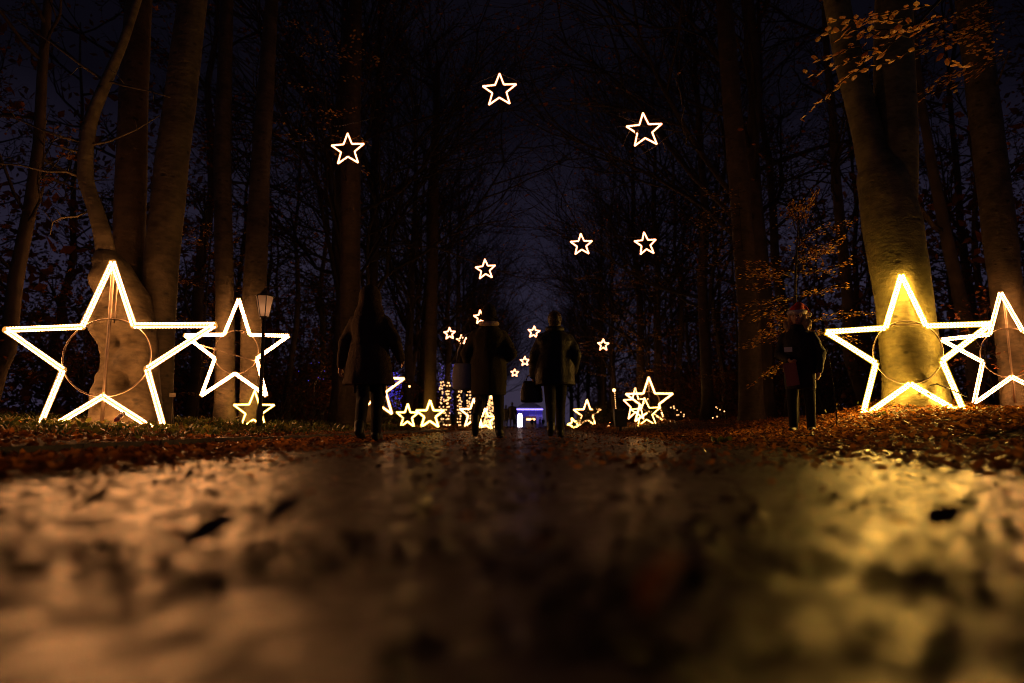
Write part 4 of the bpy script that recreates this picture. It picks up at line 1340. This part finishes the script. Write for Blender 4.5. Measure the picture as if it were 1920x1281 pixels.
# ------------------------------------------------------------------ people
SKIN = principled('skin', (.52, .28, .18), .5)
DENIM = principled('dark_trousers', (.012, .012, .017), .85, bump=.3, bscale=60)
SHOE = principled('dark_leather', (.012, .010, .010), .45)
HAIR_F = principled('blond_hair', (.42, .24, .09), .5, bump=.6, bscale=60)
HAIR_B = principled('brown_hair', (.05, .025, .012), .5, bump=.6, bscale=60)
COAT1 = principled('brown_wool', (.075, .042, .024), .9, bump=.5, bscale=90)
COAT2 = principled('olive_wool', (.045, .036, .016), .9, bump=.5, bscale=90)
COAT3 = principled('black_nylon', (.010, .010, .014), .6, bump=.4, bscale=35)
COAT4 = principled('navy_parka', (.014, .013, .016), .75, bump=.4, bscale=40)
KNIT = principled('dark_knit', (.016, .010, .012), .95, bump=.8, bscale=120)
FUR = principled('fur_trim', (.42, .30, .16), .95, bump=1.0, bscale=90)
RED = principled('red_felt', (.55, .02, .015), .8, bump=.3, bscale=90)
PLUSH = principled('white_plush', (.8, .72, .62), .95, bump=1.0, bscale=120)
TRIM = principled('pale_scarf', (.62, .45, .30), .9, bump=.6, bscale=90)
BAGP = principled('grey_canvas', (.34, .33, .36), .85, bump=.3, bscale=80)
LEATHER = principled('black_bag_leather', (.012, .010, .011), .4, bump=.2, bscale=50)
LEAFLET = principled('pink_leaflet', (.35, .13, .11), .6)

def remesh(mb, name, mat, parent, voxel=.012, smooth=6, loc=(0, 0, 0)):
    """fuse the shaped volumes into one continuous surface"""
    o = mb.build(name, mat, None)
    m = o.modifiers.new('r', 'REMESH'); m.mode = 'VOXEL'; m.voxel_size = voxel; m.use_smooth_shade = True
    s = o.modifiers.new('s', 'SMOOTH'); s.iterations = smooth; s.factor = .5
    dg = bpy.context.evaluated_depsgraph_get()
    me = bpy.data.meshes.new_from_object(o.evaluated_get(dg))
    me.name = name
    old = o.data
    o.modifiers.clear()
    o.data = me
    bpy.data.meshes.remove(old)
    if not me.materials:
        me.materials.append(mat)
    if parent is not None:
        o.parent = parent
    o.location = loc
    return o

def hand(mb, w, d, side, curl=.5, s=1.0):
    """palm and five separate bent fingers; w wrist, d pointing direction"""
    w, d = Vector(w), Vector(d).normalized()
    fwd = Vector((0, 1, 0))
    across = (fwd - d * fwd.dot(d)).normalized()
    inner = d.cross(across).normalized() * side
    palm = w + d * .05 * s
    mb.capsule(w, palm + d * .02 * s, .022 * s, .026 * s, 8)
    mb.capsule(palm - across * .018 * s, palm + across * .02 * s, .02 * s, .02 * s, 8)
    for i, (off, L) in enumerate(((-.03, .055), (-.01, .068), (.010, .072), (.030, .066))):
        k0 = palm + d * .035 * s + across * off * s
        k1 = k0 + (d * math.cos(curl) + inner * math.sin(curl)) * L * .5 * s
        k2 = k1 + (d * math.cos(curl * 2.2) + inner * math.sin(curl * 2.2)) * L * .5 * s
        mb.capsule(k0, k1, .0095 * s, .009 * s, 6)
        mb.capsule(k1, k2, .009 * s, .008 * s, 6)
    t0 = palm - d * .02 * s + across * .028 * s
    t1 = t0 + (d * .7 + across * .6 + inner * .4).normalized() * .035 * s
    t2 = t1 + (d * .9 + inner * .5).normalized() * .03 * s
    mb.capsule(t0, t1, .011 * s, .010 * s, 6)
    mb.capsule(t1, t2, .010 * s, .008 * s, 6)

def person(label, loc, rz, H, legs, arms, coat_mat, hem, hem_w, hem_d, shoulders=.20, head_tilt=(0, 0), group='people on the path', voxel=.0115, hands=True, sleeves=True, bulk=1.0):
    """legs: [(hip, knee, ankle, toe)] right then left; arms: [(shoulder, elbow, wrist, hand dir)], in metres for a 1.70 m figure"""
    k = H / 1.70
    t = thing('person', label, 'person', loc, rz, group)
    t.scale = (k, k, k)
    hx, hy = head_tilt
    b = MB()
    b.loft([(0, 0, .80, .10, .08), (0, 0, .88, .165, .115), (0, 0, .98, .155, .11), (0, 0, 1.10, .135, .10), (0, 0, 1.25, .155, .11), (0, 0, 1.35, .15, .10), (0, 0, 1.42, .09, .07)])
    b.capsule((0, -.01, 1.42), (hx * .5, hy * .5 - .005, 1.52), .055, .05)
    hc = (hx, hy + .01, 1.585)
    b.ball(hc, (.075, .095, .112), 16, 12)
    b.ball((hc[0], hc[1] + .03, hc[2] - .055), (.05, .055, .055), 12, 8)
    b.capsule((hc[0], hc[1] + .092, hc[2] + .01), (hc[0], hc[1] + .112, hc[2] - .022), .009, .014, 8)
    for s in (-1, 1):
        b.ball((hc[0] + s * .077, hc[1] - .005, hc[2] - .005), (.012, .02, .03), 8, 6)
        b.ball((hc[0] + s * .03, hc[1] + .078, hc[2] + .03), (.03, .016, .010), 8, 6)
    for hip, knee, ank, toe in legs:
        b.capsule(hip, knee, .096, .074)
        b.capsule(knee, ank, .072, .056)
        b.ball(Vector(knee).lerp(Vector(ank), .3) + Vector((0, -.018, 0)), (.055, .058, .11), 10, 8)
        b.capsule(ank, toe, .042, .034)
    for i, (sh, el, wr, hd_) in enumerate(arms):
        sg = 1 if sh[0] > 0 else -1
        b.capsule((sh[0] - sg * .04, sh[1], sh[2] - .055), el, .048, .042)
        b.capsule(el, wr, .042, .028)
        if hands:
            hand(b, wr, hd_, 1 if i else -1)
        else:
            b.ball(Vector(wr) + Vector(hd_).normalized() * .06, (.035, .04, .06), 8, 6)
    body = remesh(b, 'body', SKIN, t, voxel, 3)
    me = body.data
    me.materials.append(DENIM)
    n = len(me.polygons)
    c = np.zeros(n * 3); me.polygons.foreach_get('center', c); c = c.reshape(-1, 3)
    idx = np.zeros(n, np.int32)
    idx[(c[:, 2] < 1.0) & (np.abs(c[:, 0]) < .22)] = 1
    for i, (sh, el, wr, hd_) in enumerate(arms):
        w_ = np.array(wr)
        near = np.linalg.norm(c - (w_ + .07 * np.array(Vector(hd_).normalized())), axis=1) < .13
        idx[near] = 0
    me.polygons.foreach_set('material_index', idx)
    for hip, knee, ank, toe in legs:
        s = MB()
        a, e = Vector(ank), Vector(toe)
        s.capsule(a + Vector((0, 0, .06)), a, .056, .055)
        s.capsule(a - Vector((0, .02, .012)), e, .052, .044)
        s.box(((a.x + e.x) / 2, (a.y + e.y) / 2, min(a.z, e.z) - .038), (.046, abs(e.y - a.y) / 2 + .055, .012)) if abs(a.z - e.z) < .06 else None
        remesh(s, 'shoe', SHOE, t, .012, 4)
    # coat with sleeves
    cmb = MB()
    rings = [(0, 0, hem, hem_w, hem_d), (0, 0, hem + .02, hem_w * 1.0, hem_d * 1.0), (0, 0, (hem + 1.0) / 2, (hem_w + .20 * bulk) / 2, (hem_d + .155 * bulk) / 2), (0, 0, 1.0, .20 * bulk, .155 * bulk), (0, 0, 1.15, .185 * bulk, .15 * bulk), (0, -.005, 1.28, .20 * bulk, .155 * bulk),
             (0, -.005, 1.36, shoulders * .9, .135 * bulk), (0, 0, 1.42, shoulders * .62, .11), (0, 0, 1.475, .085, .085)]
    cmb.loft(rings, 28)
    for sh, el, wr, hd_ in arms:
        w2 = Vector(wr)
        sg = 1 if sh[0] > 0 else -1
        cmb.capsule((sh[0] - sg * .035, sh[1], sh[2] - .05), el, .078 * bulk, .066 * bulk)
        cmb.capsule(el, w2, .064 * bulk, .052 * bulk)
    for q in range(7):   # soft folds
        a = random.uniform(0, 6.28); z = random.uniform(hem + .08, 1.2)
        cmb.capsule((math.cos(a) * .17, math.sin(a) * .13, z), (math.cos(a + .25) * .185, math.sin(a + .25) * .14, z - .2), .022, .02, 6)
    coat = remesh(cmb, 'coat', coat_mat, t, voxel * 1.15, 5)
    cm = coat.data
    seed_ = random.uniform(0, 50)
    for v in cm.vertices:
        p = v.co
        f = noise.noise(Vector((p.x * 11 + seed_, p.y * 11, p.z * 3.0))) * .012 + noise.noise(Vector((p.x * 7, p.y * 7 + seed_, p.z * 16))) * .008 * (1 if abs(p.x) > .2 or 1.0 < p.z < 1.15 else .4)
        v.co = p + v.normal * f
    return t, hc, k

def stand(x, yoff=0, hipx=.09):
    return ((hipx if x > 0 else -hipx, 0, .86), (x, .02 + yoff, .47), (x, 0 + yoff, .085), (x * 1.15, .13 + yoff, .052))

# 1 hooded walker, back to the camera
wl, hc, k = person('walker in a long brown coat with the hood up, seen from behind, arms held away', (-1.70, 7.25, path_z(-1.7, 7.25)), R(-4), 1.66,
    [((.085, 0, .86), (.06, .14, .48), (.035, .20, .085), (.04, .33, .052)), ((-.085, 0, .86), (-.05, -.02, .47), (-.025, -.20, .13), (-.03, -.09, .055))],
    [((.19, 0, 1.36), (.29, -.03, 1.10), (.31, .14, .93), (.2, .6, -.5)), ((-.19, 0, 1.36), (-.28, .0, 1.09), (-.34, .06, .84), (-.1, .1, -1))],
    COAT1, .62, .285, .22, .205, bulk=1.08)
hb = MB()
hb.ball((0, -.02, 1.585), (.125, .135, .145), 18, 12)
hb.loft([(0, -.02, 1.33, .19, .13), (0, -.03, 1.42, .165, .13), (0, -.02, 1.50, .13, .13), (0, -.01, 1.6, .12, .13), (0, -.01, 1.70, .06, .07)], 20)
remesh(hb, 'hood', COAT1, wl, .013, 5)
# 2 beanie wearer
bw, hc, k = person('walker in olive coat, dark beanie and pale scarf, heel lifted, seen from behind', (-.50, 8.7, path_z(-.5, 8.7)), R(3), 1.69,
    [((.09, 0, .86), (.13, .07, .47), (.14, .06, .085), (.17, .19, .052)), ((-.09, 0, .86), (-.10, .0, .47), (-.16, -.28, .21), (-.16, -.24, .075))],
    [((.20, 0, 1.36), (.30, -.06, 1.08), (.16, .16, .99), (-.5, 1, .1)), ((-.20, 0, 1.36), (-.29, -.02, 1.09), (-.27, .14, .93), (0, .7, -.6))],
    COAT2, .55, .225, .19, .215, bulk=1.15)
hb = MB(); hb.ball((0, 0, 1.60), (.10, .118, .125), 18, 12); hb.ball((0, -.01, 1.68), (.075, .085, .06), 14, 8)
remesh(hb, 'beanie', KNIT, bw, .012, 4)
MB().ring(.088, .022, 28, 8).build('brim', KNIT, bw, (0, .0, 1.555), (R(90), 0, 0)).scale = (1.08, 1, 1.25)
sb = MB(); sb.ring(.10, .032, 30, 8)
sb.build('scarf', TRIM, bw, (0, -.01, 1.475), (R(98), 0, 0)).scale = (1.05, 1, 1.05)
# 3 handbag carrier
hcw, hc, k = person('walker in a wide black jacket with short dark hair carrying a handbag, seen from behind', (.37, 9.2, path_z(.37, 9.2)), R(-2), 1.70,
    [((.08, 0, .86), (.07, .12, .48), (.06, .16, .085), (.08, .29, .052)), ((-.08, 0, .86), (-.065, .0, .47), (-.06, -.18, .12), (-.07, -.06, .055))],
    [((.20, 0, 1.36), (.28, -.05, 1.09), (.24, .12, .90), (-.1, .5, -.6)), ((-.20, 0, 1.36), (-.27, -.03, 1.09), (-.29, .06, .84), (-.1, .2, -1))],
    COAT3, .70, .27, .22, .235, bulk=1.28)
hb = MB(); hb.ball((0, -.01, 1.60), (.098, .112, .118), 18, 12); hb.ball((0, -.05, 1.53), (.085, .07, .09), 14, 8)
remesh(hb, 'hair', HAIR_B, hcw, .012, 4)
MB().ring(.09, .04, 28, 8).build('collar', COAT3, hcw, (0, -.01, 1.46), (R(95), 0, 0))
# 4 santa hat wearer
sw, hc, k = person('standing person in dark parka and red santa hat, facing the path', (3.58, 9.05, gh(3.58, 9.05) - .01), R(150), 1.66,
    [stand(.11), stand(-.11)],
    [((.20, 0, 1.36), (.26, -.02, 1.09), (.10, .20, .98), (-.6, .7, -.3)), ((-.20, 0, 1.36), (-.27, -.03, 1.09), (-.25, .08, .84), (0, .3, -1))],
    COAT4, .60, .195, .165, .195, bulk=1.03)
hb = MB()
for s in (-1, 1):
    hb.capsule((s * .075, -.03, 1.64), (s * .105, .03, 1.40), .04, .045)
hb.ball((0, -.05, 1.60), (.10, .085, .115), 16, 10)
remesh(hb, 'hair', HAIR_F, sw, .012, 4)
hb = MB()
hb.loft([(0, .0, 1.625, .098, .118), (0, 0, 1.68, .095, .112), (-.01, -.02, 1.725, .078, .09), (-.03, -.04, 1.755, .05, .055)], 20)
hb.capsule((-.02, -.04, 1.74), (-.10, -.06, 1.69), .05, .035)
hb.capsule((-.10, -.06, 1.69), (-.135, -.06, 1.62), .035, .022)
hat = remesh(hb, 'santa_hat', RED, sw, .011, 4, (0, -.025, .022))
MB().ring(.100, .034, 32, 8).build('plush_brim', PLUSH, hat, (0, .005, 1.63), (R(84), 0, 0)).scale = (1, 1, 1.17)
MB().ball((-.14, -.06, 1.60), .038, 12, 8).build('pompom', PLUSH, hat)
fb = MB()
for i in range(15):
    a = math.pi * (i / 14) * 1.3 - math.pi * 1.15
    fb.ball((math.cos(a) * .135, math.sin(a) * .10 - .02, 1.475 + .03 * math.sin(i * 2.1)), .05 + .008 * math.sin(i * 1.7), 10, 7)
remesh(fb, 'fur_collar', FUR, sw, .013, 2)
EYE = principled('eye', (.02, .012, .01), .2)
for s in (-1, 1):
    MB().ball((hc[0] + s * .031, hc[1] + .083, hc[2] + .008), (.012, .008, .008), 8, 6).build('eye', EYE, sw)
MB().ball((hc[0], hc[1] + .083, hc[2] - .062), (.022, .008, .006), 10, 6).build('mouth', principled('lips', (.30, .08, .07), .5), sw)
def world_on(t, p):
    return t.matrix_basis @ Vector(p)
# things carried
p = world_on(sw, (.10, .19, 1.13))
t = thing('name_card', 'white name card hanging on the chest of the santa hat wearer', 'name card', p, R(150))
MB().box((0, .012, 0), (.05, .003, .032)).build('card', PAINT_W, t, smooth=False)
MB().tube([(-.02, .005, .03), (-.06, -.04, .22), (-.12, -.10, .33)], .004, 5).build('lanyard', CABLE, t)
p = world_on(sw, (.08, .25, .93))
t = thing('leaflet', 'pinkish printed leaflet held by the santa hat wearer', 'leaflet', p, R(150))
mb = MB(); mb.box((0, .0, -.13), (.075, .006, .15)); mb.box((.01, .016, -.135), (.07, .004, .145), .12)
mb.build('sheet', LEAFLET, t, rot=(R(-8), R(6), 0), smooth=False)
p = world_on(bw, (-.33, .04, .84))
t = thing('shoulder_bag', 'grey canvas shoulder bag hanging beside the beanie wearer', 'bag', p)
mb = MB(); mb.loft([(0, 0, -.22, .10, .05), (0, 0, -.20, .135, .07), (0, 0, -.05, .14, .075), (0, 0, .08, .125, .06), (0, 0, .12, .11, .03)], 20)
remesh(mb, 'pouch', BAGP, t, .012, 4)
MB().tube([(-.09, 0, .10), (-.06, 0, .3), (.03, -.03, .48), (.08, -.04, .52), (.10, .02, .40), (.09, .03, .10)], .012, 6).build('strap', BAGP, t)
p = world_on(hcw, (-.32, .08, .75))
t = thing('handbag', 'black leather handbag hanging from the hand of the wide-jacketed walker', 'bag', p)
mb = MB(); mb.loft([(0, 0, -.28, .13, .05), (0, 0, -.26, .155, .07), (0, 0, -.12, .15, .07), (0, 0, -.01, .12, .045), (0, 0, .015, .11, .02)], 20)
remesh(mb, 'pouch', LEATHER, t, .012, 4)
MB().tube([(-.08, 0, 0), (-.06, 0, .08), (0, 0, .11), (.06, 0, .08), (.08, 0, 0)], .009, 6).build('handle', LEATHER, t)

# far strollers
def far_person(label, loc, rz, H, me=None, group='distant strollers'):
    t = thing('person', label, 'person', loc, rz, group)
    t.scale = (H / 1.7,) * 3
    if me is None:
        b = MB()
        b.ball((0, 0, 1.59), (.085, .10, .12), 12, 8)
        b.capsule((0, 0, 1.4), (0, 0, 1.52), .06, .055)
        b.loft([(0, 0, .62, .22, .16), (0, 0, .9, .20, .15), (0, 0, 1.2, .19, .14), (0, 0, 1.38, .20, .13), (0, 0, 1.45, .1, .09)], 18)
        for s in (-1, 1):
            b.capsule((s * .2, 0, 1.36), (s * .28, -.02, 1.1), .065, .055)
            b.capsule((s * .28, -.02, 1.1), (s * .27, .08, .85), .055, .045)
            b.ball((s * .27, .1, .80), (.03, .035, .05), 8, 6)
            b.capsule((s * .09, 0, .7), (s * .09, s * .08, .45), .09, .065)
            b.capsule((s * .09, s * .08, .45), (s * .09, s * .14, .08), .06, .045)
            b.capsule((s * .09, s * .14, .05), (s * .1, s * .14 + .13, .04), .045, .038)
        remesh(b, 'body', COAT3, t, .02, 3)
    else:
        mk('body', me, t)
    return t
a = far_person('larger of the two distant strollers between the beanie wearer and the glowing pillar', (-1.05, 46.0, .0), 0, 1.78)
dme = [o for o in a.children][0].data
far_person('slighter stroller close beside the larger distant one', (-1.5, 47.0, 0), .2, 1.62, dme)
for i, (x, y, h, lab) in enumerate([(.75, 120, 1.7, 'tiny silhouette before the warm stall'), (1.35, 122, 1.6, 'tiny silhouette between the stall and the light curtain'), (2.1, 118, 1.8, 'tallest tiny silhouette before the violet light curtain'),
                                    (2.7, 121, 1.65, 'outermost tiny silhouette before the violet light curtain'), (-2.2, 119, 1.7, 'tiny silhouette on the far side of the glowing pillar')]):
    far_person(lab, (x, y, 0), i, h, dme, 'tiny people before the pavilion')
